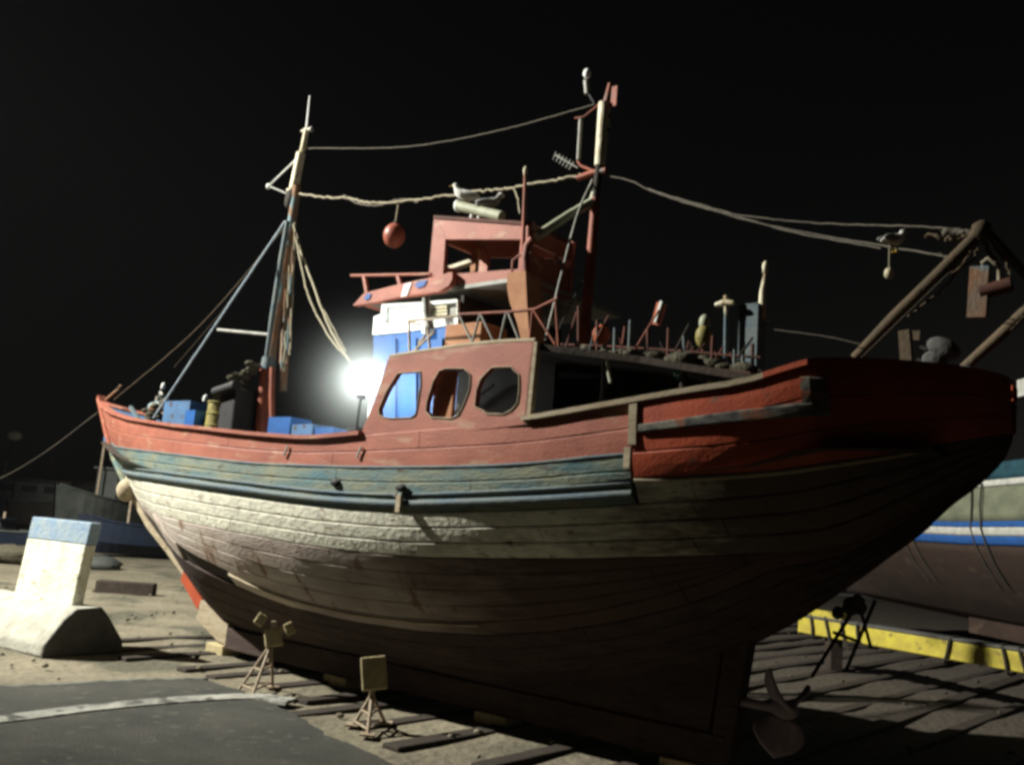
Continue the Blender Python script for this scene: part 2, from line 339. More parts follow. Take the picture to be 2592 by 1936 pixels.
TWP = [(-5, 3.0), (-4, 2.89), (-2, 2.80), (.21, 2.71), (3.28, 2.57), (4.63, 2.51), (6.07, 2.51), (7.56, 2.61), (8.55, 2.69), (9.21, 2.77), (10.2, 2.87), (11, 3.04), (S1, 3.62)]
LLP = [(-6, .5), (-2, .48), (.36, .42), (1.94, .36), (3.3, .29), (4.6, .27), (6.8, .27), (9.2, .30), (S1, .3)]
def zk(s): return ipm(s, KP)
def zs(s): return ipm(s, SHP, .25)
def yh(s, z):
    k, t = zk(s), zs(s); u = min(max((z - k) / (t - k + 1e-6), 0), 1)
    m_ = min(max((s + 5.4) / 8., 0), 1); p = 1.15 + 1.9 * m_ ** 1.7

    if s > 9: p = float(np.interp(s, [9, 10.5, 12.2], [p, 2.2, 1.7]))
    g_ = 1 - (1 - u) ** p
    if s > 4:
        k_ = float(np.interp(s, [4, 6, 8, 9.5, 10.5, 11.2, 12.2], [0, .2, .45, .48, .2, 0, 0]))
        S = 0.0 if u <= 0 else 1 / (1 + .62 * ((1 - u) / u) ** 2.3)
        g_ = g_ * (1 - k_) + S * k_
    return bb(s) * g_
def samples(a, b, ds=.25):
    out = []; x = a
    while x < min(b, 10.88) - 1e-6: out.append(x); x += ds
    if b > 10.9:
        if a < 10.88: out.append(10.89)
        k = 0
        for i in range(1, 27):
            x = 10.9 + (S1 - 10.9) * math.sin(math.pi / 2 * i / 26) ** 1.15
            if a < x < b: out.append(x)
    out.append(b); return out
boat = root('fishing_boat', BM, 'large red and blue wooden fishing boat propped up ashore with white lower hull', 'fishing boat')

def hull_pt(s, z, off=0.0, side=1):
    y = yh(s, z)
    dy = (yh(s, z + .03) - yh(s, z - .03)) / .06; ds_ = (yh(min(s + .03, S1), z) - yh(s - .03, z)) / .06
    n = Vector((-ds_, 1, -dy)); n.normalize()
    if n.y < .15: n = Vector((n.x, .15, n.z)).normalized()
    return Vector((s + n.x * off, -side * (max(y, 0.0) + n.y * off), z + n.z * off))
# inner shell
sl = samples(S0, S1, .22); NV = 22
for nm, sd_ in (('port_hull_skin', 1), ('starboard_hull_skin', -1)):
    b = MB(); vs_ = []
    for s_ in sl:
        for j in range(NV + 1):
            z = zk(s_) + (zs(s_) - .02 - zk(s_)) * (j / NV); vs_.append(hull_pt(s_, z, -.035 if sd_ > 0 or s_ > 10.4 else -.005, sd_))
    b.add(vs_, [(i * (NV + 1) + j, i * (NV + 1) + j + 1, (i + 1) * (NV + 1) + j + 1, (i + 1) * (NV + 1) + j) for i in range(len(sl) - 1) for j in range(NV)], True)
    b.build('hull_skin', m_shell, boat)
def plank(s_a, s_b, lo, hi, m, off=0.0, side=1, name='plank', gap=.0035, th=.035):
    ss = samples(s_a + .004, s_b - .004)
    ss = [x for x in ss if hi(x) > zk(x) + .03]
    if len(ss) < 2: return
    b = MB(); vs_ = []
    for s_ in ss:
        z0 = max(lo(s_), zk(s_)) + gap; z1 = max(hi(s_), z0 + .012) - gap
        zz = [z0, z0, z0 + .012, (z0 + z1) / 2, z1 - .012, z1, z1]; oo = [-th, -.008, 0, 0, 0, -.008, -th]
        wob = .003 * math.sin(s_ * 5.3 + z0 * 9)
        vs_ += [hull_pt(s_, z, o_ + off + (wob if o_ > -th else 0), side) for z, o_ in zip(zz, oo)]
    n = 7
    fs = [(i * n + j, i * n + j + 1, (i + 1) * n + j + 1, (i + 1) * n + j) for i in range(len(ss) - 1) for j in range(n - 1)]
    fs += [tuple(range(n)), tuple((len(ss) - 1) * n + j for j in range(n))]
    b.add(vs_, fs, False); ob = b.build(name, m, boat)
    return ob
def lerpf(a, b, t): return lambda s: a(s) * (1 - t) + b(s) * t
def RT(s): return ipm(s, RTP)
def RB(s): return ipm(s, RBP)
def TW(s): return ipm(s, TWP)
def W2(s): return max(TW(s) - .50, zk(s) + .36 * (TW(s) - zk(s)))
def LLf(s): return zk(s) + ip(s, LLP) * (zs(s) - zk(s))
def LL(s): return min(LLf(s), W2(s) - .02)
def run(lo, hi, mm, butts, **k):
    for a, b_ in zip(butts[:-1], butts[1:]):
        m = mm
        plank(a, b_, lo, hi, m, **k)
        if b_ > 10.6: plank(max(a, 10.55), b_, lo, hi, m, side=-1, **k)
EN = S1 - .005
for k in range(2):
    bt = [S0 + .02, -1.6, 2.6, 6.4, 9.19] if k % 2 else [S0 + .02, -3.0, .9, 4.9, 9.19]
    run(lerpf(RT, zs, k / 2), lerpf(RT, zs, (k + 1) / 2), m_red, bt, gap=.001)
for k in range(3):
    bt = [9.2, EN] if k != 1 else [9.2, EN]
    run(lerpf(RB, zs, k / 3), lerpf(RB, zs, (k + 1) / 3), m_red2, bt, off=.022, gap=.002)
for k in range(3):
    bt = [[S0, -2.2, 2.2, 5.6, 9.16], [S0, -.2, 3.7, 7.2, 9.16], [S0, -3, 1.2, 5.0, 9.16]][k]
    run(lerpf(TW, RT, k / 3), lerpf(TW, RT, (k + 1) / 3), m_teal, bt)
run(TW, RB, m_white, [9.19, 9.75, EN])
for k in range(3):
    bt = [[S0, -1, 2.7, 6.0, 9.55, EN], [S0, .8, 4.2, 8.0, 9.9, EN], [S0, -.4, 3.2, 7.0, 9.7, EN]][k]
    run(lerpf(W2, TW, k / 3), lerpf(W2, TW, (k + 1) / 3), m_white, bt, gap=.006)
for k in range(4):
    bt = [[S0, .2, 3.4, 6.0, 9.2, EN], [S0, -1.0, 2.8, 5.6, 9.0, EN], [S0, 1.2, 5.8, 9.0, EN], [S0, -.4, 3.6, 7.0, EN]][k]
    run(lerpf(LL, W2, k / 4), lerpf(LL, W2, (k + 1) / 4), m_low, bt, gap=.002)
for k in range(5):
    t0 = 1 - k / 5; t1 = 1 - (k + 1) / 5
    bt = [[2.05, 5.6, 9.2, EN], [S0, .6, 3.9, 7.9, EN], [S0, 1.8, 6.2, EN], [S0, 3.0, 7.1, EN], [S0, 1.1, 5.0, EN]][k]
    if k == 0: plank(S0, .28, lerpf(zk, LL, t1), lerpf(zk, LL, t0), m_low)
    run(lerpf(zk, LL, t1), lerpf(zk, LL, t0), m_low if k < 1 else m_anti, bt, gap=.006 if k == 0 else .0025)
# long mouldings
def moulding(zf, a, b_, r, m, name, off=.01, sides=(1,)):
    for sd_ in sides:
        mb = MB(); mb.tube([hull_pt(x, zf(x), off, sd_) for x in samples(a, b_) if zf(x) > zk(x) + .02], r, 8); mb.build(name, m, boat)
moulding(lambda s: TW(s) + .10, -3.6, 9.15, .045, m_tealdark, 'rubbing_strake', .0)
moulding(lambda s: TW(s) + .20, -3.8, 9.15, .022, m_tealdark, 'rubbing_strake', .0)
moulding(lambda s: RT(s) + .004, -4.3, 9.18, .018, m_tealdark, 'rubbing_strake', -.004)
moulding(lambda s: RB(s) - .02, 9.2, 11.6, .03, m_pale, 'rubbing_strake', .01)
moulding(lambda s: LL(s) - .03, 2.1, 6.6, .02, m_pale, 'rubbing_strake', .012)
# weathered name board aft
nb = plank(9.28, 11.0, lambda s: ip(s, [(9.2, 3.42), (11, 3.62)]), lambda s: ip(s, [(9.2, 3.50), (11, 3.74)]), m_name, off=.062, name='name_board')
plank(10.82, 11.0, lambda s: 3.66, lambda s: 3.93, m_name, off=.06, name='name_board')
plank(9.17, 9.26, lambda s: RB(s) + .3, lambda s: zs(s) + .01, m_pale, off=.05, name='butt_strap')
# cap rail
for sd_ in (1, -1):
    for (a, b_), m in (((S0 + .05, 5.4), m_red), ((7.9, 10.5), m_pale), ((10.5, EN), m_red2)):
        mb = MB(); ss = samples(a, b_); vs_ = []
        for s_ in ss:
            yb = bb(s_)
            for dy, dz in ((.06, 0), (.06, .05), (-.10, .05), (-.10, 0)): vs_.append(L((s_, sd_ * max(yb + dy, .0), zs(s_) + dz)))
        mb.add(vs_, [(i * 4 + k, i * 4 + (k + 1) % 4, i * 4 + 4 + (k + 1) % 4, i * 4 + 4 + k) for i in range(len(ss) - 1) for k in range(4)] + [(0, 1, 2, 3), tuple(4 * (len(ss) - 1) + k for k in (3, 2, 1, 0))])
        mb.build('cap_rail', m, boat)
# inner bulwark lining seen at the bow, blue
mb = MB(); ss = samples(S0 + .3, 5, .3)
mb.add([Vector((s_, (bb(s_) - .10), z)) for s_ in ss for z in (zs(s_) - .75, zs(s_) - .03)], [(i * 2, i * 2 + 1, i * 2 + 3, i * 2 + 2) for i in range(len(ss) - 1)])
mb.build('bulwark_lining', m_in, boat)
# deck
mb = MB(); ss = samples(-4.7, 11.7, .3)
mb.add([Vector((s_, k * max(bb(s_) - .06, .02), zs(s_) - .72)) for s_ in ss for k in (-1, 1)], [(i * 2, i * 2 + 1, i * 2 + 3, i * 2 + 2) for i in range(len(ss) - 1)])
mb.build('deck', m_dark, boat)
# stem, keel, sternpost
def profile(pts, wd, d_in, d_out, m, name):
    mb = MB(); vs_ = []
    for i, p in enumerate(pts):
        a = Vector(pts[max(i - 1, 0)]); c = Vector(pts[min(i + 1, len(pts) - 1)]); t = (c - a).normalized(); nn = Vector((-abs(t.y) if t.y < 0 else t.y, -abs(t.x)))
        nn = Vector((t.y, -t.x)).normalized()
        o_ = Vector(p) + nn * d_out; n_ = Vector(p) - nn * d_in
        vs_ += [Vector((o_.x, -wd * .6, o_.y)), Vector((n_.x, -wd, n_.y)), Vector((n_.x, wd, n_.y)), Vector((o_.x, wd * .6, o_.y))]
    n = len(pts)
    mb.add(vs_, [(i * 4 + k, i * 4 + (k + 1) % 4, i * 4 + 4 + (k + 1) % 4, i * 4 + 4 + k) for i in range(n - 1) for k in range(4)] + [(0, 1, 2, 3), tuple(4 * (n - 1) + k for k in (3, 2, 1, 0))])
    return mb.build(name, m, boat)
profile([(-5.50, 4.55), (-4.95, 3.80), (-4.62, 3.42)], .08, .08, .06, m_red, 'stem')
profile([(-4.6, 3.40), (-4.49, 3.27), (-3.9, 2.78)], .08, .08, .06, m_teal, 'stem')
profile([(-3.88, 2.77), (-3.7, 2.66), (-2.75, 1.98), (-2.0, 1.6)], .08, .08, .06, m_pale, 'stem')
profile([(-1.98, 1.59), (-1.3, 1.22)], .08, .08, .06, m_pale, 'stem')
profile([(-1.28, 1.21), (-1.0, 1.03), (-.62, .76)], .10, .08, .16, m_red2, 'stem')
profile([(-.6, .74), (-.2, .58), (.1, .46), (.3, .44)], .11, .08, .28, m_pale, 'stem')
MB().box((4.85, 0, .28), (9.1, .24, .34)).build('keel', m_anti, boat, bevel=.02)
mb = MB(); mb.prism([(5.2, .44), (9.18, .44), (9.3, 1.3), (8.6, 1.05), (7.6, .78), (6.6, .58)], [], -.08, .08, lambda u, v, d: Vector((u, d, v))); mb.build('deadwood', m_anti, boat)
mb = MB(); mb.prism([(9.2, .12), (9.42, .12), (9.62, 1.5), (9.35, 1.5)], [], -.1, .1, lambda u, v, d: Vector((u, d, v))); mb.build('sternpost', m_anti, boat)
# propeller
PC = Vector((9.98, 0, .82))
pr = MB(); pr.ell(PC, (.16, .10, .10)); pr.tube([PC + Vector((-.5, 0, 0)), PC], .05); pr = pr.build('propeller', m_bronze, boat)
for k, a in enumerate((8, 128, 248)):
    mb = MB(); c = Vector((0, math.cos(R_(a)), math.sin(R_(a)))); t = Vector((0, -c.z, c.y)); ax = Vector((1, 0, 0))
    vs_ = []
    for i in range(9):
        r = .07 + .42 * i / 8; wd = .04 + .23 * math.sin(math.pi * min((i + .6) / 8.9, 1)) ** .6
        tw = R_(62 - 34 * i / 8)
        for j in (-1, -.5, 0, .5, 1):
            d = (t * math.cos(tw) + ax * math.sin(tw)) * (j * wd)
            vs_.append(PC + c * (r - .05 * abs(j) * i / 8) + d)
    mb.add(vs_, [(i * 5 + j, i * 5 + j + 1, i * 5 + 6 + j, i * 5 + 5 + j) for i in range(8) for j in range(4)], True)
    bo = mb.build('blade', m_bronze, pr); md = bo.modifiers.new('solid', 'SOLIDIFY'); md.thickness = .025
# drain holes with streaks, hull fittings on the teal band
for px, py, y in ((522, 1192, 1.86), (852, 1222, 2.03), (1018, 1235, 2.04)):
    p = L(q(px, py, y)); MB().ell((p.x, p.y - .02, p.z), (.09, .04, .05), 10, 6).build('scupper', m_black, boat)
for px, py in ((730, 1140), (915, 1143), (1012, 1240)):
    p = L(q(px, py, 2.03)); MB().bar((p.x - .03, p.y - .045, p.z - .08), (p.x + .04, p.y - .045, p.z + .06), .02).build('cleat', m_grey, boat)
for px, py in ((1020, 1275), (1598, 1160)):
    p = L(q(px, py, 2.0)); MB().box((p.x, p.y - .06, p.z), (.07, .05, .2)).build('bracket', m_pale, boat)

# ------------------------------------------------------------------ port shelter with three window openings
YS = 2.0
def pz(pts, y): return [(q(a, b_, y)[0], q(a, b_, y)[2]) for a, b_ in pts]
outer = pz([(918, 1100), (934, 1062), (950, 1025), (972, 960), (988, 907), (1100, 890), (1200, 876), (1290, 869), (1356, 867), (1347, 960), (1336, 1075), (1200, 1090), (1050, 1098)], YS)
h1 = pz([(1013, 946), (1070, 942), (1071, 975), (1064, 1020), (1058, 1050), (1046, 1058), (990, 1060), (966, 1052), (965, 1036), (985, 990)], YS)
h2 = pz([(1084, 1042), (1086, 1020), (1102, 968), (1118, 940), (1134, 934), (1180, 934), (1197, 950), (1195, 985), (1180, 1025), (1166, 1052), (1150, 1060), (1098, 1058)], YS)
h3 = pz([(1208, 1030), (1212, 990), (1222, 962), (1232, 950), (1250, 932), (1300, 929), (1308, 940), (1320, 950), (1321, 985), (1316, 1022), (1300, 1040), (1280, 1050), (1236, 1048), (1228, 1040)], YS)
mb = MB(); mb.prism(outer, [h1, h2, h3], YS - .03, YS + .035, lambda u, v, d: L((u, d, v)))
shel = mb.build('shelter_side', m_red, boat)
for h in (h1, h2, h3):
    mb = MB(); pts = [L((u, YS + .04, v)) for u, v in h]; mb.tube(pts + [pts[0], pts[1]], .009, 6, False); mb.build('window_frame', m_pale, shel)
mb = MB(); top = [L((u, YS + .0, v + .02)) for u, v in outer[4:9]]; mb.tube(top, .03, 6); mb.build('edge_trim', m_pale, shel)
mb = MB(); mb.bar(L((outer[8][0] + .01, YS, outer[8][1])), L((outer[10][0] + .01, YS, outer[10][1])), .07, .07); mb.build('corner_post', m_pale, shel)
# shelter roof / upper deck
mb = MB(); UD = [(5.75, 4.38), (7.0, 4.45), (8.0, 4.42), (9.1, 4.27), (10.35, 4.02)]
vs_ = []
for s_, z in UD:
    for y in (-1.7, 1.98 if s_ < 8.1 else 1.72):
        for dz in (-.07, 0): vs_.append(L((s_, y, z + dz - .03)))
n = len(UD)
mb.add(vs_, [f for i in range(n - 1) for f in ((i * 4 + 1, i * 4 + 3, i * 4 + 7, i * 4 + 5), (i * 4, i * 4 + 4, i * 4 + 6, i * 4 + 2), (i * 4 + 2, i * 4 + 6, i * 4 + 7, i * 4 + 3), (i * 4, i * 4 + 1, i * 4 + 5, i * 4 + 4))] + [(0, 2, 3, 1), tuple(4 * (n - 1) + k for k in (0, 1, 3, 2))])
mb.build('upper_deck', m_dark, boat)
for s_, y in ((8.6, 1.6), (9.5, 1.55), (10.25, 1.5), (8.6, -1.6), (10.25, -1.5)):
    MB().tube([L((s_, y, 3.0)), L((s_, y, ip(s_, UD) - .08))], .035, 8).build('deck_post', m_dark, boat)
# engine casing below the upper deck (closes the dark space)
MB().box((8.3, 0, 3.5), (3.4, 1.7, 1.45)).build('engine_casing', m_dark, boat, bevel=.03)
_a, _b = q(1094, 1000, 1.7)[0], q(1150, 1000, 1.7)[0]
_a, _b = q(1100, 1000, 1.9)[0], q(1152, 1000, 1.9)[0]
MB().box(L(((_a + _b) / 2, 1.9, 3.5)), (_b - _a, .05, 1.35)).build('locker', m_tan, boat, bevel=.015)
MB().box(L((6.95, 1.25, 3.6)), (1.5, .06, 1.5)).build('dark_backing', m_shell, boat)  # black panel added to keep the window opening dark
MB().bar(L((6.2, 1.35, 3.75)), L((6.85, 1.35, 4.1)), .03).build('locker_bar', m_dark, boat)

# ------------------------------------------------------------------ wheelhouse
YW = 1.1
def prism_y(pts, y0, y1, holes=()):
    return MB().prism(pts, list(holes), y0, y1, lambda u, v, d: L((u, d, v)))
wl = pz([(945, 850), (945, 905), (946, 1060), (1000, 1095), (1165, 1095), (1163, 905), (1161, 822), (1120, 828), (1030, 842)], YW)
wall = prism_y(wl, YW - .05, YW).build('wheelhouse_wall', m_blue, boat)
ww = pz([(945, 848), (949, 802), (966, 796), (969, 771), (1062, 766), (1160, 758), (1161, 820), (1120, 826), (1030, 840)], YW)
wn1 = pz([(980, 776), (1062, 771), (1063, 812), (978, 820)], YW); wn2 = pz([(1090, 772), (1158, 766), (1158, 800), (1090, 806)], YW)
upw = prism_y(ww, YW - .05, YW + .02, [wn1, wn2]).build('upper_wall', m_wh, boat)
prism_y(wn1, YW - .04, YW - .015).build('window', m_wh, upw)
wd2 = prism_y(wn2, YW - .045, YW - .03).build('window', m_grey, upw)
for k in range(3):
    a = q(1090, 780 + k * 9, YW - .01); c = q(1132, 776 + k * 9, YW - .01); MB().bar(L(a), L(c), .02, .03).build('slat', m_cream, upw)
for px in (1078,):
    MB().bar(L(q(px, 765, YW + .05)), L(q(px, 842, YW + .05)), .06, .1).build('mullion', m_wh, upw)
s_a, s_b = q(1162, 850, YW)[0], q(945, 850, YW)[0]
zt = q(1060, 766, YW)[2] + .03
mb = MB(); mb.box((s_a - .03, 0, (2.9 + zt) / 2), (.05, 2.14, zt - 2.9)); mb.build('aft_wall', m_shell, boat)  # near-black aft wall: its unlit side painted dark
mb = MB(); mb.box((s_b + .04, 0, (2.9 + zt) / 2 - .1), (.05, 2.14, zt - 3.1)); mb.build('front_wall', m_wh, boat)
mb = MB(); mb.box(((s_a + s_b) / 2, 1.1, (2.9 + zt) / 2 - .1), (s_a - s_b, .05, zt - 3.1)); mb.build('starboard_wall', m_blue, boat)
for px in (1000, 1052, 1118):
    MB().bar(L(q(px, 858, YW + .02)), L(q(px, 1080, YW + .02)), .035, .04).build('wall_batten', m_blue, boat)
# pipe frame standing at the wheelhouse side
mb = MB()
for pts in (((1035, 810), (1037, 910)), ((1083, 830), (1090, 905)), ((1035, 812), (1085, 808), (1160, 800)), ((1040, 815), (1062, 822)), ((1060, 870), (1085, 838)), ((1030, 905), (1100, 840))):
    mb.tube([L(q(a, b_, 1.45)) for a, b_ in pts], .018, 6)
mb.build('ladder_frame', m_steel, boat)
MB().tube([L(q(1078, 755, 1.3)), L(q(1080, 800, 1.3)), L(q(1088, 838, 1.3))], [.05, .05, .07], 8).build('navigation_light', m_grey, boat)
# roof of the wheelhouse with its long visor
rf = pz([(893, 773), (921, 742), (1000, 722), (1092, 702), (1144, 688), (1145, 704), (1136, 722), (1110, 738), (1065, 744), (1005, 752), (950, 765)], 1.15)
vis = prism_y(rf, 1.05, 1.15).build('visor', m_red, boat)
prism_y(rf, -1.15, -1.05).build('visor', m_red, boat)
zr = q(1000, 748, 1.15)[2]
mb = MB(); mb.add([L((rf[0][0] + .05, -1.05, rf[0][1] + .02)), L((rf[0][0] + .05, 1.05, rf[0][1] + .02)), L((rf[1][0] + .05, 1.05, rf[1][1])), L((rf[1][0] + .05, -1.05, rf[1][1]))], [(0, 1, 2, 3)])
fr = mb.build('visor_front', m_red, boat); fr.modifiers.new('solid', 'SOLIDIFY').thickness = .04
mb = MB(); mb.box(((rf[0][0] + 7.0) / 2, 0, zr + .02), (7.0 - rf[0][0], 2.1, .05)); mb.build('roof', m_grey, boat)
for pts, m in ((((1016, 752), (1025, 720), (1042, 716), (1030, 748)), m_wh), (((1050, 722), (1062, 712), (1082, 710), (1074, 724), (1058, 730)), m_nb_b), (((922, 754), (930, 744), (940, 744), (936, 756), (926, 760)), m_nb_b)):
    prism_y(pz(pts, 1.155), 1.151, 1.165).build('painted_patch', m, vis)
mb = MB(); mb.tube([L(q(889, 698, 1.1)), L(q(1092, 694, 1.1))], .022, 6); mb.build('hand_rail', m_red, boat)
for a, b_ in (((922, 698), (930, 742)), ((1008, 697), (1014, 722))):
    MB().bar(L(q(*a, 1.1)), L(q(*b_, 1.1)), .05).build('rail_post', m_red, boat)
# open flying bridge
s1, s2 = q(1092, 640, 1.05)[0], 6.93; zb, zt1, zt2 = 5.62, 6.13, 6.52
tb = pz([(1092, 556), (1330, 576), (1352, 586), (1352, 612), (1092, 600)], 1.05)
for y in (1.05, .12):
    k = (1 if y > .5 else -1) * .05
    prism_y([(s1, 6.22), (6.98, 5.97), (6.98, 6.14), (6.9, 6.2), (s1, 6.54)], y, y - k).build('bridge_beam', m_red, boat)
    prism_y([(s1 + .1, 5.55), (6.98, 5.45), (6.98, 5.60), (s1 + .1, 5.70)], y - k * .1, y - k * 1.1).build('bridge_beam', m_red, boat)
    prism_y([(s1 - .01, 5.60), (s1 + .26, 5.62), (s1 + .24, 6.22), (s1 - .01, 6.55)], y + k * .05, y - k * 1.2).build('bridge_post', m_red, boat)
    prism_y([(6.84, 5.44), (7.0, 5.44), (7.0, 6.2), (6.84, 6.2)], y + k * .05, y - k * 1.2).build('bridge_post', m_red, boat)
mb = MB(); mb.add([L((s1, .07, 6.55)), L((s1, 1.07, 6.55)), L((6.98, 1.07, 6.19)), L((6.98, .07, 6.19))], [(0, 1, 2, 3)])
rfb = mb.build('bridge_roof', m_dimred, boat); rfb.modifiers.new('solid', 'SOLIDIFY').thickness = .04  # darkened colour keeps the roof's underside in painted shade
MB().box((s1 + .03, -.58, 6.37), (.05, .9, .3)).build('bridge_beam', m_red, boat)
MB().box((s1 + .03, -.58, 5.75), (.05, .9, .3)).build('bridge_beam', m_red, boat)
MB().box((6.95, -.58, 6.04), (.05, .9, .2)).build('bridge_beam', m_red, boat)
MB().box((6.95, -.58, 5.62), (.05, .9, .4)).build('bridge_beam', m_red, boat)
for y in (.45,): MB().box(L((6.95, y, 5.9)), (.04, .06, .4)).build('bridge_post', m_red, boat)
MB().bar(L(q(1206, 630, .6)), L(q(1200, 690, .6)), .07, .09).build('steering_post', m_tan, boat)
MB().bar(L(q(1142, 680, .6)), L(q(1200, 662, .6)), .12, .05).build('console_board', m_cream, boat)
# cylinder on the bridge roof, feet
a, c = Vector(L(q(1160, 522, .6))), Vector(L(q(1270, 549, .6)))
MB().tube([a, c], .075, 12).build('roof_cylinder', m_green, boat)
MB().ell(a, (.05, .08, .09)).build('cylinder_cap', m_wh, boat)
for px, py in ((1195, 553), (1215, 552)):
    MB().tube([L(q(px - 4, py + 4, .6)), L(q(px + 3, py - 18, .6))], .025, 6).build('cylinder_foot', m_wh, boat)
# exhaust casing and ventilator pipe
fn = pz([(1284, 690), (1330, 686), (1334, 770), (1341, 862), (1322, 874), (1308, 815), (1290, 765), (1283, 725)], 1.35)
prism_y(fn, 1.05, 1.35).build('exhaust_casing', m_tan, boat)
mb = MB(); mb.tube([L(q(a, b_, 1.25)) for a, b_ in ((1332, 690), (1330, 655), (1335, 622), (1350, 606))], [.06, .05, .05, .06], 8)
mb.tube([L(q(a, b_, 1.25)) for a, b_ in ((1296, 688), (1298, 660), (1312, 648), (1345, 640))], .016, 6)
mb.build('exhaust_pipe', m_mred, boat)
MB().tube([L(q(1322, 690, 1.1)), L(q(1330, 440, 1.1))], [.032, .022], 6).build('whip_aerial', m_mred, boat)
MB().ell(L(q(1330, 434, 1.1)), (.03, .03, .07)).build('aerial_tip', m_cream, boat)
# upper deck rail with diagonals
def rail(seq, y, r, m, name):
    mb = MB()
    for pts in seq: mb.tube([L(q(a, b_, y)) for a, b_ in pts], r, 6)
    return mb.build(name, m, boat)
rail([((1160, 796), (1285, 790), (1355, 783), (1412, 755))], 1.8, .018, m_mred, 'upper_rail')
for pts in (((1162, 796), (1200, 876)), ((1216, 794), (1192, 878)), ((1216, 794), (1256, 878)), ((1282, 790), (1262, 876)), ((1286, 790), (1318, 870)), ((1348, 785), (1340, 868)), ((1350, 785), (1406, 872)), ((1406, 760), (1414, 880))):
    MB().tube([L(q(*p, 1.8)) for p in pts], .014, 6).build('rail_strut', m_grey if pts[0][0] < 1300 else m_mred, boat)
MB().box(L((q(1205, 850, 1.0)[0], 1.0, 4.68)), (.62, .5, .5)).build('skylight', m_tan, boat, bevel=.015)

# ------------------------------------------------------------------ masts and rigging
fm = MB(); fm.tube([L((.38, 0, 2.9)), L((.5, 0, 5.5)), L((.62, 0, 8.0)), L((.62, 0, 8.2))], [.11, .10, .075, .07], 10); fm = fm.build('foremast', m_mast, boat)
MB().tube([L(q(a, b_, .12)) for a, b_ in ((660, 1095), (668, 1000), (675, 920))], [.12, .12, .10], 8).build('mast_casing', m_mred, fm)
MB().tube([L(q(a, b_, .25)) for a, b_ in ((690, 1095), (688, 1000), (690, 930))], .05, 8).build('mast_casing', m_mred, fm)
MB().tube([L(q(678, 935, .15)), L(q(682, 905, .15))], [.13, .12], 8).build('mast_band', m_tealdark, fm)
MB().tube([L(q(672, 925, .2)), L(q(690, 800, .2)), L(q(715, 640, .2)), L(q(728, 560, .2))], [.035, .05, .05, .04], 8).build('fore_boom', m_tealdark, fm)
MB().tube([L(q(716, 990, -.1)), L(q(722, 840, -.1)), L(q(738, 560, -.1))], [.07, .09, .06], 8).build('lowered_boom', m_mast, fm)
MB().tube([L(q(744, 478, 0)), L(q(762, 388, 0))], [.085, .08], 12).build('upper_mast', m_cream, fm)
MB().tube([L(q(762, 388, 0)), L(q(768, 375, 0)), L(q(776, 326, 0))], [.04, .055, .045], 8).build('top_pole', m_cream, fm)
MB().tube([L(q(776, 328, 0)), L(q(784, 243, 0))], [.02, .012], 6).build('aerial', m_wh, fm)
MB().tube([L(q(764, 333, 0)), L(q(790, 325, 0))], .025, 6).build('masthead_bracket', m_cream, fm)
MB().ell(L(q(788, 328, 0)), (.05, .05, .05), 8, 6).build('masthead_lamp', m_grey, fm)
MB().ell(L(q(740, 484, 0)), (.11, .11, .05), 10, 6).build('mast_collar', m_cream, fm)
MB().ell(L(q(738, 505, 0)), (.13, .12, .20), 10, 6, jit=.1).build('mast_block', m_roped, fm)
MB().tube([L(q(752, 402, 0)), L(q(682, 470, 0))], .016, 6).build('lamp_bracket', m_wh, fm)
MB().tube([L(q(682, 472, 0)), L(q(725, 490, 0))], .016, 6).build('lamp_bracket', m_grey, fm)
MB().ell(L(q(680, 472, 0)), (.045, .045, .06), 8, 6).build('masthead_lamp', m_wh, fm)
MB().tube([L(q(552, 835, 0)), L(q(688, 848, 0))], .03, 8).build('spreader', m_grey, fm)
am = MB(); am.tube([L((7.16, 0, 3.4)), L((7.16, 0, 4.9)), L((7.19, 0, 6.83))], [.085, .075, .06], 10); am = am.build('aft_mast', m_mred, boat)
MB().tube([L((7.19, 0, 6.83)), L((7.22, 0, 7.32))], .055, 10).build('black_mast_section', m_roped, am)
MB().tube([L(q(1518, 420, 0)), L(q(1531, 262, 0))], [.07, .085], 12).build('upper_mast', m_cream, am)
MB().tube([L(q(1535, 262, 0)), L(q(1545, 212, 0))], [.05, .03], 8).build('mast_cap', m_mred, am)
MB().box(L(q(1552, 245, 0)), (.12, .02, .28)).build('tattered_flag', m_mred, am)
for z0, z1 in ((330, 322), (285, 292)):
    MB().tube([L(q(1513, z0 + 25, 0)), L(q(1545, z1, 0))], .02, 6).build('mast_lashing', m_roped, am)
MB().tube([L(q(1464, 405, 0)), L(q(1470, 302, 0))], .026, 8).build('lamp_tube', m_grey, am)
MB().tube([L(q(1455, 300, 0)), L(q(1478, 296, 0)), L(q(1520, 262, 0))], .012, 6).build('lamp_bracket', m_mred, am)
MB().tube([L(q(1462, 408, 0)), L(q(1470, 420, 0)), L(q(1520, 440, 0))], .02, 6).build('lamp_bracket', m_mred, am)
MB().tube([L(q(1505, 262, 0)), L(q(1492, 240, 0)), L(q(1486, 215, 0))], .018, 6).build('lamp_bracket', m_black, am)
MB().tube([L(q(1487, 238, 0)), L(q(1484, 205, 0))], .04, 8).build('top_lamp', m_grey, am)
MB().ell(L(q(1486, 187, 0)), (.055, .055, .075), 10, 6).build('top_lamp_lens', m_wh, am)
MB().tube([L(q(1462, 452, 0)), L(q(1500, 438, 0)), L(q(1535, 432, 0))], .045, 8).build('crosstree', m_mred, am)
mb = MB()
for k in range(6):
    a = q(1408 + k * 9, 385 + k * 5, 0); c = q(1400 + k * 8, 405 + k * 5, 0); mb.tube([L(a), L(c)], .008, 5)
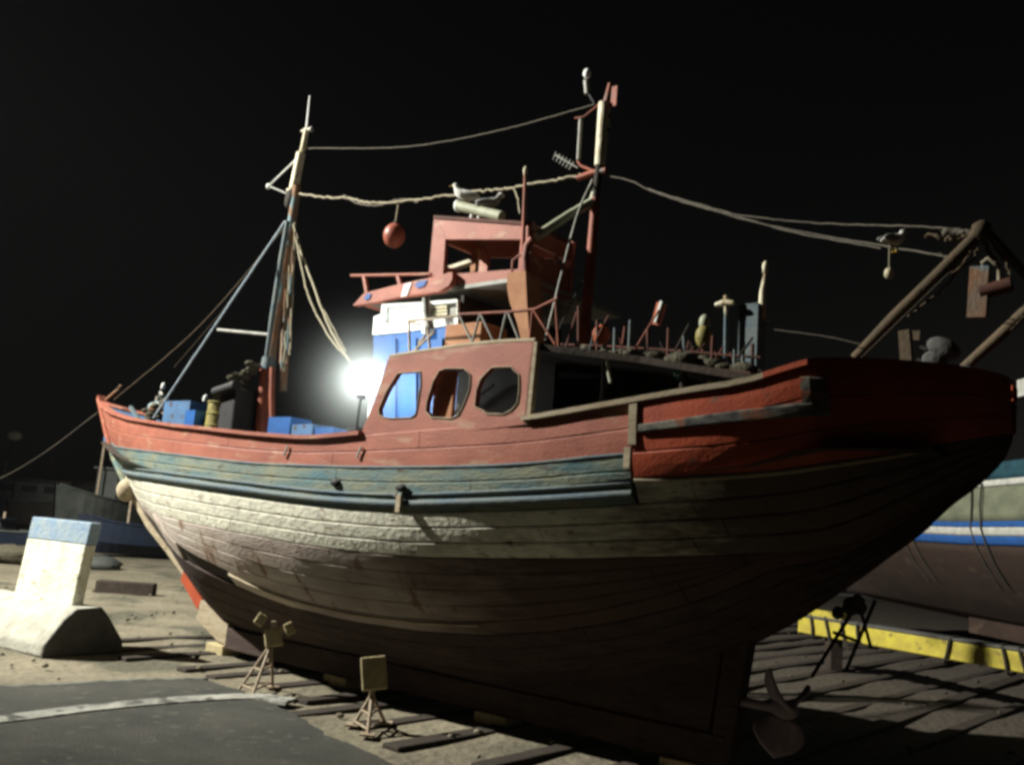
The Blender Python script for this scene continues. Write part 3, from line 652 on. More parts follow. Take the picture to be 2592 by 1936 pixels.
mb.tube([L(q(1405, 392, 0)), L(q(1462, 425, 0))], .01, 5); mb.build('dipole_aerial', m_grey, am)
MB().tube([L(q(1507, 488, 0)), L(q(1500, 510, 0)), L(q(1440, 545, .5)), L(q(1356, 600, 1.0))], .058, 10).build('derrick_boom', m_green, boat)
MB().ell(L(q(1501, 552, 0)), (.035, .035, .07), 8, 6).build('mast_lamp', m_wh, am)
def line(pts, r, m, name, par=boat, wob=.006, n=10):
    P = [Vector(L(p)) for p in pts]; out = []
    sm = smooth_line([tuple(p) for p in P], max(n * (len(P) - 1), 2))
    for p in sm: out.append(Vector(p) + Vector([random.uniform(-wob, wob) for _ in range(3)]))
    mb = MB(); mb.tube(out, r, 5); return mb.build(name, m, par)
Q = lambda *a: [q(x, y, yy) for x, y, yy in a]
line(Q((722, 560, .1), (560, 800, .9), (388, 1058, 1.0)), .017, m_ropeb, 'forestay', wob=.002)
line(Q((722, 575, 0), (500, 830, 0), (288, 1012, .0)), .008, m_gantry, 'forestay', wob=.002)
line(Q((718, 560, 0), (600, 740, .2), (440, 930, .3)), .004, m_gantry, 'forestay', wob=.002)
line(Q((785, 377, 0), (800, 376, 0), (1000, 374, 0), (1150, 355, 0), (1300, 322, 0), (1400, 295, 0), (1505, 265, 0)), .009, m_stay, 'triatic_stay', wob=.003)
line(Q((758, 492, 0), (820, 500, 0), (880, 503, 0), (930, 513, 0), (1000, 512, 0), (1080, 503, 0), (1165, 491, 0), (1240, 483, 0), (1300, 475, 0), (1400, 457, 0), (1480, 442, 0)), .020, m_rope, 'triatic_rope', wob=.014)
line(Q((870, 495, 0), (905, 515, 0), (960, 520, 0), (1010, 507, 0), (1060, 512, 0)), .016, m_stay, 'triatic_rope', wob=.012)
line(Q((1300, 475, 0), (1310, 500, .1), (1316, 540, .2)), .012, m_rope, 'hanging_rope')
line(Q((742, 560, 0), (760, 660, .2), (785, 760, .4), (835, 855, .6), (880, 905, .8)), .018, m_rope, 'hanging_rope')
line(Q((748, 600, 0), (785, 700, .2), (830, 820, .5), (885, 915, .9)), .022, m_rope, 'hanging_rope')
line(Q((750, 590, 0), (800, 740, .2), (875, 890, .9)), .010, m_rope, 'hanging_rope')
for k in range(4):
    line(Q((735 + k * 4, 560, 0), (722 + k * 6, 760, 0), (712 + k * 7, 960 - 20 * k, .1)), .02, m_rope if k % 2 else m_mast, 'mast_rope', wob=.012)
line(Q((1380, 862, 1.6), (1455, 565, .6), (1500, 455, .0)), .014, m_grey, 'backstay', wob=.002)
line(Q((1405, 872, 1.4), (1420, 820, 1.2), (1480, 700, .5)), .006, m_roped, 'backstay', wob=.002)
line(Q((1545, 447, 0), (1600, 460, 0), (1660, 488, 0), (1800, 532, 0), (1950, 555, 0), (2100, 567, 0), (2300, 573, .2), (2475, 585, .4)), .010, m_stay, 'stern_stay', wob=.004)
line(Q((1640, 478, 0), (1720, 505, 0), (1900, 560, 0), (2100, 600, 0), (2250, 625, .2), (2430, 655, .6)), .010, m_stay, 'stern_stay', wob=.004)
line(Q((1650, 484, 0), (1800, 526, 0), (2000, 586, 0), (2230, 628, .2)), .010, m_stay, 'stern_stay', wob=.006)
line(Q((1960, 835, 1), (2080, 850, 1), (2180, 872, 1)), .006, m_stay, 'thin_line', wob=.002)
line([q(258, 1035, 0), q(200, 1080, 0.1), q(120, 1140, 1.6), q(40, 1190, 2.0), q(-60, 1240, 2.2)], .006, m_stay, 'mooring_line', wob=.0)

# aft clutter on the upper deck: stanchions, sticks, fittings
for px, t, bt, lean in ((1465, 775, 880, 0), (1592, 810, 900, 4), (1640, 835, 905, 0), (1690, 830, 915, 3), (1735, 850, 925, -4), (1775, 905, 950, 0), (1800, 850, 945, 5), (1858, 885, 975, 2), (1880, 892, 985, 0), (1905, 870, 990, 0), (1512, 810, 890, 0), (1555, 830, 898, 2)):
    MB().tube([L(q(px + lean, t, 1.3)), L(q(px, bt, 1.3))], .018, 6).build('stanchion', random.choice([m_dimred, m_dimred, m_tealdark]), boat)
rail([((1420, 872), (1560, 878), (1720, 888), (1850, 900), (1925, 905))], 1.3, .014, m_dimred, 'after_rail')
rail([((1425, 905), (1600, 915), (1760, 930), (1900, 945))], 1.5, .016, m_dimred, 'after_rail')
for a, b_ in (((1668, 785), (1598, 900)), ((1540, 800), (1502, 875)), ((1460, 790), (1432, 880)), ((1785, 870), (1690, 960)), ((1905, 855), (1868, 905)), ((1830, 880), (1790, 950)), ((1745, 820), (1700, 905)), ((1880, 900), (1835, 960))):
    MB().tube([L(q(*a, 1.2)), L(q(*b_, 1.4))], .012, 6).build('leaning_pole', random.choice([m_dimred, m_mred, m_dark]), boat)
rs_ = random.Random(5)
for k in range(30):
    px = rs_.uniform(1420, 1900); y_ = rs_.uniform(.2, 1.4); b0 = 885 + (px - 1420) * .17; h_ = rs_.uniform(25, 85); ln = rs_.uniform(-35, 30)
    MB().tube([L(q(px, b0, y_)), L(q(px + ln * .5 + rs_.uniform(-4, 4), b0 - h_ * .5, y_)), L(q(px + ln, b0 - h_, y_))], rs_.uniform(.006, .014), 5).build('gear_pole', rs_.choice([m_dimred, m_dimred, m_dark, m_mred, m_tealdark]), boat)
mb = MB()
for k in range(26):
    px = 1430 + k * 19; mb.ell(L((q(px, 915, 1.2)[0], 1.2 + random.uniform(-.15, .2), ip(q(px, 915, 1.2)[0], UD) + .03)), (random.uniform(.08, .16), random.uniform(.08, .15), random.uniform(.04, .11)), 8, 5, jit=.12)
netp = mb.build('fishing_net', m_net); netp.matrix_world = BM; netp['category'] = 'net'; netp['label'] = 'dark fishing net heaped along the after deck behind the aft mast'
MB().box(L((9.62, .3, 4.55)), (.22, .22, 1.0)).build('blue_post', m_tealdark, boat)
nm_ = MB(); nm_.tube([L(q(1928, 812, .3)), L(q(1930, 740, .3)), L(q(1937, 690, .3))], [.05, .035, .015], 8); nm_ = nm_.build('stern_light_mast', m_cream, boat)
MB().ell(L(q(1937, 678, .3)), (.035, .035, .08), 8, 6).build('stern_light', m_cream, nm_)
MB().tube([L(q(1905, 815, .3)), L(q(1908, 795, .3)), L(q(1928, 800, .3)), L(q(1945, 812, .3))], .018, 6).build('light_bracket', m_cream, nm_)
sl_ = MB(); sl_.tube([L(q(1836, 905, .5)), L(q(1838, 770, .5))], .022, 6); sl_ = sl_.build('lamp_standard', m_tealdark, boat)
MB().tube([L(q(1812, 773, .5)), L(q(1835, 766, .5)), L(q(1856, 768, .5))], [.03, .045, .03], 8).build('lamp_crossbar', m_cream, sl_)
MB().tube([L(q(1838, 800, .5)), L(q(1838, 748, .5))], [.02, .03], 8).build('lamp_head', m_cream, sl_)
MB().tube([L(q(1797, 997, 1.5)), L(q(1797, 965, 1.5))], .035, 8).build('mooring_bitt', m_yellow, boat)
MB().tube([L(q(1535, 895, 1.72)), L(q(1541, 945, 1.72)), L(q(1546, 968, 1.72))], .02, 6).build('hanging_strap', m_green, boat)
# ------------------------------------------------------------------ stern gantry
ga = MB(); ga.tube([L(q(2165, 908, .9)), L(q(2262, 806, .9)), L(q(2380, 690, .9)), L(q(2492, 575, .9))], [.055, .062, .058, .05], 9); ga = ga.build('stern_gantry', m_gantry, boat)
MB().tube([L(q(2440, 932, -.9)), L(q(2530, 850, -.9)), L(q(2640, 745, -.9))], [.055, .06, .055], 9).build('gantry_leg', m_gantry, ga)
MB().bar(L(q(2492, 580, .9)), L(q(2640, 745, -.9)), .06, .06).build('gantry_beam', m_dark, ga)
MB().ell(L(q(2482, 585, .9)), (.09, .09, .09), 8, 6, jit=.15).build('gantry_head', m_gantry, ga)
MB().bar(L(q(2290, 838, .6)), L(q(2296, 920, .6)), .08, .1).build('gantry_post', m_gantry, ga)
MB().bar(L(q(2290, 850, .6)), L(q(2330, 850, .6)), .05, .09).build('gantry_bracket', m_gantry, ga)
mb = MB(); mb.tube([L(q(a, b_, .5)) for a, b_ in ((2485, 668), (2500, 655), (2528, 672), (2530, 712))], .022, 6); mb.build('gantry_hook', m_rope, ga)
line(Q((2476, 620, .9), (2330, 760, .95), (2180, 905, 1.0)), .005, m_stay, 'gantry_wire', wob=.001)
line(Q((2380, 588, .9), (2420, 588, .9), (2480, 590, .9)), .035, m_stay, 'lashing_rope', wob=.02)
line(Q((2378, 640, .9), (2392, 655, .9), (2380, 680, .9)), .008, m_stay, 'lashing_rope')
for k, (a, c) in enumerate((((2478, 600), (2300, 800)), ((2486, 590), (2410, 690)), ((2500, 600), (2560, 700)))):
    line([q(*a, .8), q((a[0] + c[0]) / 2 + 14, (a[1] + c[1]) / 2 + 16, .8), q(*c, .8)], .010, m_gantry, 'draped_rope', wob=.012)
line(Q((2340, 596, .8), (2400, 606, .8), (2440, 598, .9), (2480, 604, .9)), .02, m_gantry, 'draped_rope', wob=.02)
line(Q((2490, 600, .9), (2500, 640, .8), (2520, 660, .6)), .02, m_gantry, 'draped_rope', wob=.02)
line(Q((2592, 800, -.8), (2530, 862, -.9), (2470, 918, -.9)), .008, m_gantry, 'draped_rope')
# separate things at the stern
def thing_mesh(mb, name, m, label, cat, origin, group=None, parts=()):
    """mb is in boat axes around boat point origin"""
    o = mb.build(name, m); o.matrix_world = at_boat(origin); o['label'] = label; o['category'] = cat
    if group: o['group'] = group
    return o
mb = MB(); mb.bar((0, 0, .22), (-.03, 0, -.26), .09, .16); hb = thing_mesh(mb, 'pulley_block', m_mast, 'orange pulley block hanging from the hook of the stern gantry', 'pulley block', q(2482, 735, .5))
MB().tube([(0, 0, -.02), (.26, 0, .03)], .07, 8).build('sheave', m_dimred, hb); MB().tube([(.0, 0, .2), (.05, 0, .3)], .012, 5).build('shackle', m_grey, hb)
FG = 'pale floats lying in the stern'
for i, (px, py, r, lb) in enumerate(((2388, 882, (.17, .12, .10), 'grey white float lying highest in the stern between the gantry legs'), (2366, 915, (.13, .1, .10), 'smaller grey float in the stern beside the yellow gantry post'), (2450, 940, (.09, .07, .05), 'small pale float lying at the foot of the starboard gantry leg'))):
    b = MB(); b.ell((0, 0, 0), r, 12, 8, Matrix.Rotation(.5, 3, 'Y')); o = thing_mesh(b, 'net_float', m_concg, lb, 'float', q(px, py, .2), FG)
    MB().tube([(-r[0] * .9, 0, .0), (-r[0] * 1.25, 0, .03)], .02, 6).build('rope_eye', m_roped, o)

# ------------------------------------------------------------------ deck lamp: the bare work light
LP = (5.0, 1.78, 4.18)
lp = root('work_lamp', at_boat(LP), 'blinding white work lamp lit on deck in front of the blue wheelhouse', 'work lamp')
MB().ell((0, 0, 0), .2, 20, 12).build('globe', m_bulb, lp)
MB().tube([(0, 0, -.14), (0, 0, -.26)], [.05, .06], 8).build('socket', m_black, lp)
MB().tube([(0, 0, -.26), (-.02, 0, -.7), (0, 0, -1.38)], .02, 6).build('lamp_stand', m_black, lp)
pl = bpy.data.lights.new('work_lamp_light', 'POINT'); pl.energy = 210; pl.color = (.9, 1.0, .97); pl.shadow_soft_size = .21
po = bpy.data.objects.new('work_lamp_light', pl); sc.collection.objects.link(po); po.parent = lp; po.location = (0, 0, 0)

# ------------------------------------------------------------------ things standing on the foredeck
def crate(px, py, y, d, m, label, name='fish_crate', rz=0, cat='fish crate', grp=None):
    c = q(px, py, y); r = root(name, at_boat(c, rz), label, cat, grp); x, yy, z = d
    MB().box((0, 0, -z + .02), (x, yy, .04)).build('crate_bottom', m, r)
    for sx in (-1, 1): MB().box((sx * (x / 2 - .015), 0, -z / 2), (.03, yy, z)).build('crate_side', m, r)
    for sy in (-1, 1): MB().box((0, sy * (yy / 2 - .015), -z / 2), (x - .06, .03, z)).build('crate_side', m, r)
    for sx in (-1, 1): MB().box((sx * x * .25, yy / 2 + .01, -z * .35), (x * .3, .02, .05)).build('crate_handle', m_black, r)
    return r
CG = 'blue fish crates on deck'
crate(478, 1020, .2, (.75, .5, .5), m_in, 'weathered blue fish crate beside the yellow drum near the bow', rz=.1, grp=CG)
crate(508, 1042, .6, (.3, .4, .5), m_blue, 'narrow blue fish crate wedged against the yellow drum', rz=.0, grp=CG)
crate(735, 1060, 1.0, (.5, .4, .4), m_blue, 'blue fish crate next to the foot of the foremast', rz=.05, grp=CG)
crate(795, 1078, 1.0, (.55, .4, .4), m_in, 'blue fish crate in the middle of the row behind the foremast', rz=-.1, grp=CG)
crate(846, 1086, 1.0, (.35, .4, .4), m_blue, 'small blue fish crate at the lamp end of the row behind the foremast', rz=.1, grp=CG)
dr = root('yellow_drum', at_boat(q(548, 1085, .5)), 'battered yellow drum standing in the foredeck by the black winch', 'drum')
MB().tube([(0, 0, -.6), (0, 0, 0), (0, 0, .46)], [.19, .2, .19], 16).build('drum_body', m_yellow, dr)
for z in (0.05, .25, .45): MB().tube([(0.2 * math.cos(t), .2 * math.sin(t), z) for t in [k * math.pi / 8 for k in range(17)]], .012, 5, False).build('drum_hoop', m_yellow, dr)
wn = root('net_winch', at_boat(q(602, 1090, .3)), 'black net winch covered with old net beside the foremast', 'winch')
MB().box((0, 0, .05), (.5, .6, 1.3)).build('winch_body', m_black, wn, bevel=.04)
MB().tube([(-.28, -.35, .62), (.32, -.35, .72)], .09, 10).build('winch_drum', m_black, wn)
b = MB()
for k in range(16): b.ell((-.28 + k * .045, random.uniform(-.2, .2), .8 + .02 * k + random.uniform(-.03, .03)), (.09, .1, .05), 8, 5, jit=.2)
no = b.build('draped_net', m_net); no.matrix_world = at_boat(q(602, 1090, .3)); no['category'] = 'net'; no['label'] = 'olive net draped over the top of the black winch'
# heap of gear at the bow
b = MB()
for k in range(26): b.ell((random.uniform(-.5, .5), random.uniform(-.4, .4), random.uniform(-.3, .22) - .0), (random.uniform(.06, .15), random.uniform(.06, .13), random.uniform(.04, .1)), 8, 5, jit=.2)
o = b.build('net_heap', m_net); o.matrix_world = at_boat(q(420, 1040, .1)); o['category'] = 'net'; o['label'] = 'heap of brown nets and gear in the bow beside the thick forestay'
aw = root('anchor_windlass', at_boat(q(402, 1055, .2)), 'rusty anchor windlass standing in the bow among the nets', 'windlass')
MB().tube([(-.28, 0, .18), (.28, 0, .22)], .11, 10).build('windlass_drum', m_mast, aw)
MB().bar((-.25, 0, -.5), (-.12, 0, .4), .07).build('windlass_leg', m_mast, aw); MB().bar((.25, 0, -.5), (.12, 0, .42), .07).build('windlass_leg', m_mast, aw)
MB().tube([(-.05, 0, .38), (.12, -.1, .46), (.2, -.1, .40)], .03, 6).build('windlass_brake', m_grey, aw)
MB().tube([L(q(268, 1012, 0)), L(q(300, 985, 0)), L(q(305, 975, 0))], .03, 6).build('bow_fairlead', m_mast, boat)
MB().bar(L(q(330, 1030, .1)), L(q(352, 1062, .2)), .06).build('bow_timber', m_tealdark, boat)
for i, (px, py, lb) in enumerate(((412, 977, 'small white bottle float on top of the bow net heap'), (518, 1008, 'small white bottle float between blue crate and yellow drum'))):
    b = MB(); b.tube([(0, 0, -.05), (.02, 0, .03), (.035, 0, .06)], [.035, .035, .014], 8); thing_mesh(b, 'bottle_float', m_wh, lb, 'float', q(px, py, .3), 'white bottle floats on the foredeck')
# lamp housings / drum near work lamp
MB().tube([L((4.9, 1.5, 2.9)), L((4.9, 1.5, 3.55))], .28, 14).build('deck_hatch', m_black, boat)
# ------------------------------------------------------------------ hanging and loose buoys
def buoy(c, r, m, label, ropelen=0, grp=None, cat='buoy'):
    rr = root('buoy', at_boat(c), label, cat, grp)
    MB().ell((0, 0, 0), (r, r, r * 1.15), 20, 14).build('buoy_body', m, rr)
    MB().tube([(0, 0, r * 1.05), (0, 0, r * 1.3)], [r * .3, r * .2], 8).build('buoy_eye', m_black, rr)
    if ropelen: MB().tube([(0, 0, r * 1.25), (.02, 0, r * 1.25 + ropelen)], .013, 6).build('buoy_rope', m_rope, rr)
    return rr
buoy(q(998, 597, 0), .175, m_buoy, 'faded red buoy hanging from the rope between the two masts', .30)
buoy(q(1522, 848, 1.2), .10, m_orange, 'small orange buoy lashed at the foot of the aft mast', 0)
r_ = root('life_float', at_boat(q(1668, 795, 1.0)), 'orange and white marker float up on the after rail pole', 'marker float')
MB().bar((-.03, 0, -.12), (.03, 0, .12), .05, .10).build('float_body', m_orange, r_); MB().bar((-.02, -.04, -.10), (.05, -.04, .13), .03, .03).build('float_stripe', m_wh, r_)
r_ = root('marker_buoy', at_boat(q(1782, 845, 1.0)), 'dull olive marker buoy standing among the after stanchions', 'buoy')
MB().ell((0, 0, -.03), (.09, .09, .13), 12, 8).build('buoy_body', m_yellow, r_); MB().ell((0, 0, .12), (.06, .06, .09), 10, 7).build('buoy_top', m_green, r_); MB().tube([(0, 0, -.1), (-.02, 0, -.5)], .015, 6).build('buoy_stick', m_mred, r_)
r_ = root('glass_float', at_boat(q(1722, 946, 1.5)), 'green glass float glinting in the dark under the after deck', 'float')
MB().ell((0, 0, 0), .075, 14, 10).build('float_body', mat('green_glass', (.02, .16, .10), (.02, .12, .08), 3, rough=.05, spec=1.0), r_)
MB().tube([(.07, 0, 0), (.17, 0, .02)], .02, 6).build('float_rope', m_grey, r_)
# white fender at the stem
p_ = at_boat(q(322, 1240, .15)); fe = root('bow_fender', p_, 'round off-white fender hanging beside the stem on a short chain', 'fender')
MB().ell((0, 0, 0), (.20, .20, .23), 16, 12).build('fender_body', m_pale, fe)
MB().tube([(0, 0, .2), (-.03, 0, .32), (-.10, 0, .50)], .03, 6).build('fender_chain', m_grey, fe)

# ------------------------------------------------------------------ gulls
def gull(c, rz, label, mb_, mw, s=1.0):
    r = root('gull', at_boat(c, rz), label, 'gull', 'gulls perched on the boat')
    pts = [(-.20, 0, -.02), (-.13, 0, .005), (-.04, 0, .02), (.05, 0, .04), (.11, 0, .075), (.135, 0, .13), (.15, 0, .16), (.175, 0, .17), (.195, 0, .165)]
    rad = [.012, .045, .075, .08, .062, .04, .042, .035, .012]
    b = MB(); b.tube([Vector(p) * s for p in pts], [x * s for x in rad], 12); b.build('gull_body', mb_, r)
    for sy in (-1, 1):
        b = MB(); b.ell(Vector((-.07, sy * .062, .03)) * s, tuple(x * s for x in (.145, .022, .05)), 12, 8, Matrix.Rotation(R_(-9), 3, 'Y')); b.build('wing', mw, r)
        b = MB(); b.tube([Vector((.0, sy * .03, -.05)) * s, Vector((.01, sy * .03, -.13)) * s], .007, 5); b.box(Vector((.03, sy * .03, -.13)) * s, (.05, .03, .008)); b.build('leg', m_beak, r)
    b = MB(); b.tube([Vector((.19, 0, .165)) * s, Vector((.245, 0, .152)) * s], [.012 * s, .004 * s], 6); b.build('beak', m_beak, r)
    for sy in (-1, 1): MB().ell(Vector((.172, sy * .03, .178)) * s, .006, 6, 5).build('eye', m_black, r)
    return r
gull(q(1178, 500, .5), R_(215), 'white gull facing the bow on the pale cylinder above the flying bridge', m_gull, m_gull)
g2 = gull(q(1238, 519, .55), R_(40), 'grey backed gull facing the stern on the pale cylinder', m_gullg, m_gullg, .9)
MB().ell((.15, 0, .148), (.05, .04, .042), 10, 7).build('head', m_gull, g2)
gull(q(2262, 612, .2), R_(60), 'lone gull perched on the stern cable near the gantry', m_gull, m_gullg, .8)
b = MB(); b.ell((0, 0, 0), (.05, .05, .06), 8, 6); b.tube([(0, 0, .05), (0, 0, .36)], .004, 4); thing_mesh(b, 'hanging_lamp', m_cream, 'small pale lamp hanging below the stern cable', 'lamp', q(2250, 692, .2))

# ------------------------------------------------------------------ jack stands
def jack(feet, top, head, label, big):
    base = (sum((f for f in feet), Vector()) / len(feet)); base.z = 0
    r = root('jack_stand', Matrix.Translation(base), label, 'jack stand', 'steel jack stands along the port side'); t = top - base
    neck = t + (Vector((0, 0, -.30)) if big else Vector((-.02, .0, -.16)))
    hub = []
    for f in feet:
        f = f - base; h = neck + (f - neck) * .10; hub.append(f)
        MB().tube([h, f], .022, 8).build('leg', m_steel, r)
        MB().box(f + Vector((0, 0, .02)), (.16, .16, .02)).build('foot_plate', m_steel, r)
    for k in (.5, .85):
        ps = [neck.lerp(f, k) for f in hub]
        for i in range(len(ps)): MB().tube([ps[i], ps[(i + 1) % len(ps)]], .015, 6).build('brace', m_steel, r)
    MB().tube([neck - Vector((0, 0, .25)), neck + Vector((0, 0, .3))], .035, 8).build('screw', m_steel, r)
    d = (CO - top); d.z = 0; d.normalize()
    ro = Matrix.Rotation(math.atan2(d.y, d.x), 3, 'Z') @ Matrix.Rotation(R_(-14), 3, 'Y')
    if big:
        MB().box(t + Vector((0, 0, -.06)), (.10, .30, .38), ro @ Matrix.Rotation(.16, 3, 'X')).build('wooden_pad', m_wood, r, bevel=.015)
    else:
        MB().box(t + Vector((0, 0, -.08)), (.12, .24, .24), ro @ Matrix.Rotation(.2, 3, 'X')).build('wooden_pad', m_wood, r, bevel=.02)
        for k in (-1, 1): MB().box(t + ro @ Vector((0, k * .20, .10 - k * .05)), (.10, .13, .16), ro @ Matrix.Rotation(k * .5, 3, 'X')).build('wedge', m_wood, r, bevel=.015)
f1 = [onz(*p, .0) for p in ((600, 1758), (650, 1772), (745, 1735), (690, 1705))]
d1 = (f1[0] - CO).length
def at_d(px, py, d):
    r = ray(px, py); return CO + r * (d / math.hypot(r.x, r.y))
def hd(v): return math.hypot(v.x, v.y)
jack([onz(600, 1752), onz(636, 1768), onz(690, 1742)], at_d(694, 1598, hd(onz(650, 1752)) + .1), None, 'jack stand nearer the bow with crooked wooden wedges on top', False)
jack([onz(892, 1838), onz(930, 1862), onz(976, 1832)], at_d(948, 1690, hd(onz(935, 1845)) + .1), None, 'jack stand amidships topped by one square wooden pad', True)
jf = [W((10.9, -1.5, 0)), W((10.5, -2.4, 0)), W((11.5, -2.3, 0))]
r = root('stern_prop', Matrix.Translation(W((10.3, -1.3, 0))), 'dark tripod prop under the stern in front of the yellow beam', 'prop')
for a, c in (((2178, 1515), (2055, 1712)), ((2215, 1520), (2142, 1695)), ((2175, 1530), (2205, 1640)), ((2110, 1600), (2165, 1620))):
    pa, pc = W(q(*a, -1.3)), W(q(*c, -1.6)); T = W((10.3, -1.3, 0)); MB().tube([pa - T, pc - T], .022, 6).build('leg', m_dark, r)
b = MB()
for k in range(9): b.ell(W(q(2150 + random.uniform(-28, 28), 1530 + random.uniform(-22, 22), -1.3)) - W((10.3, -1.3, 0)), (.08, .07, .07), 8, 5, jit=.2)
b.build('prop_head', m_concg, r)
MB().box((0, 0, 0), (.5, .35, .34)).build('keel_block', m_wood, bevel=.02)
kb = bpy.data.objects['keel_block']; kb.matrix_world = at_boat((.02, -.05, -.02)); kb['category'] = 'keel block'; kb['label'] = 'squared timber block under the forward end of the keel'
for i, s_ in enumerate((3.2, 6.2, 8.9)):
    o = kb.copy(); sc.collection.objects.link(o); o.matrix_world = at_boat((s_, 0, -.05), .05 * i)
    o['label'] = ('keel block second from the bow in the shadow under the hull', 'keel block under the middle of the boat in deep shadow', 'keel block below the sternpost near the propeller')[i]
    o['group'] = 'blocks under the keel'
kb['group'] = 'blocks under the keel'

# ------------------------------------------------------------------ whitewashed concrete barrier
bx = Vector((-.85, .53, 0)).normalized(); bn = Vector((-bx.y, bx.x, 0)) * 1
bn = Vector((-.53, -.85, 0)).normalized()
B0 = onz(212, 1655)
cb = root('concrete_barrier', Matrix.Translation(B0), 'whitewashed concrete barrier with a blue painted top beside the slipway', 'concrete barrier')
prof = [(-.72, 0), (-.70, .18), (-.42, .55), (-.24, .70), (.20, .72), (.36, .56), (.66, .18), (.70, 0)]
b = MB(); b.prism(prof, [], 0, 3.6, lambda u, v, d: bn * (-u) + bx * d + Vector((0, 0, v))); b.build('barrier_foot', m_foot, cb, bevel=.03)
b = MB(); b.prism([(p[0] * .985, p[1] * .985) for p in prof], [], -.012, .02, lambda u, v, d: bn * (-u) + bx * d + Vector((0, 0, v))); b.build('shaded_end_face', m_concg, cb)  # thin dark sheet over the end: its shade painted on
W0 = bx * .02
def slab(z0, z1, m, name, e=0.0):
    b = MB(); vs_ = []
    for z in (z0, z1):
        k = 1 - .02 * (z - .7)
        for d, u in ((.34, -.10), (1.95, -.10), (1.95, .10), (.34, .10)): vs_.append(bx * (d if d > 1 else d - e) + bn * (-(u * (1 + e)) * k) * 1.0 + Vector((0, 0, z)) + Vector((.07, .02, 0)) * (z - .7))
    b.add(vs_, [(0, 1, 2, 3), (4, 7, 6, 5), (0, 4, 5, 1), (1, 5, 6, 2), (2, 6, 7, 3), (3, 7, 4, 0)]); return b.build(name, m, cb, bevel=.02)
slab(.60, 1.66, m_conc, 'barrier_wall'); slab(1.662, 2.02, m_concb, 'painted_top', .02)

# ------------------------------------------------------------------ neighbouring boat on the right
NBM = Matrix.Translation((10.6, 22, 0)) @ Matrix.Rotation(R_(1.5), 4, 'Z')
nb = root('neighbouring_boat', NBM, 'blue white and green striped boat ashore behind the stern of the red boat', 'boat')
def nbx(t, z):  # x offset of the port side at station t (metres along +y), height z
    e = max(0, (t - 4) / 8.); u = min(max((z - 1.0) / 2.6, 0), 1)
    base = 2.0 * (1 - (1 - u) ** 2.2); tap = max(1 - e ** 2.0, 0)
    return 2.2 - base * tap - (.0)
def band(z0, z1, m, name, off=0, n=3):
    b = MB(); ts = [-9 + i * .7 for i in range(31)]; vs_ = []
    for t in ts:
        for j in range(n + 1):
            z = z0 + (z1 - z0) * j / n + .018 * max(t, 0) * 1.0; vs_.append(Vector((nbx(t, z) - off, t, z)))
    fs = [(i * (n + 1) + j, i * (n + 1) + j + 1, (i + 1) * (n + 1) + j + 1, (i + 1) * (n + 1) + j) for i in range(len(ts) - 1) for j in range(n)]
    b.add(vs_, fs, True); o = b.build(name, m, nb); o.modifiers.new('solid', 'SOLIDIFY').thickness = .05 if not off else .02; return o
band(1.02, 2.92, m_nb_r, 'bottom', 0, 10)
band(2.93, 3.13, m_nb_b, 'blue_stripe', .02); band(3.135, 3.32, m_nb_w, 'white_stripe', .03); band(3.325, 3.45, m_nb_b, 'blue_stripe', .02)
band(3.455, 4.22, m_nb_g, 'topside', 0, 4); band(4.225, 4.36, m_nb_w, 'white_rail', .03); band(4.365, 4.75, m_nb_t, 'bulwark', -.02)
MB().box((4.2, -3, .98), (4.4, 12, .5)).build('keel', m_nb_r, nb)
hs_ = MB(); hs_.box((2.6, -4.2, 5.6), (2.8, 6.2, 2.2)); hs_ = hs_.build('deckhouse', m_nb_t, nb, bevel=.05)
for k in range(3):
    wf = MB().box((1.19, -5.6 + k * 1.6, 5.9), (.05, .8, .6)).build('window', m_glass, hs_)
MB().tube([(1.4, -1.4, 4.6), (1.35, -1.4, 7.6)], .05, 8).build('mast', m_grey, nb); MB().box((1.3, -1.0, 6.6), (.3, .5, .4)).build('radar_box', m_nb_w, nb)
MB().tube([(.9, -2.0, 4.5), (.9, -2.0, 5.3)], .14, 10).build('exhaust', m_nb_w, nb)
for i, (t, w_) in enumerate(((-1.0, 0), (-.55, .02), (2.4, 0), (2.9, .01))):
    b = MB(); b.tube([Vector((nbx(t, z) - .06 + w_, t + .05 * math.sin(z * 4 + i), z)) for z in (4.3, 3.8, 3.3, 2.9, 2.5, 2.0)], .022, 6); b.build('hanging_rope', m_roped, nb)
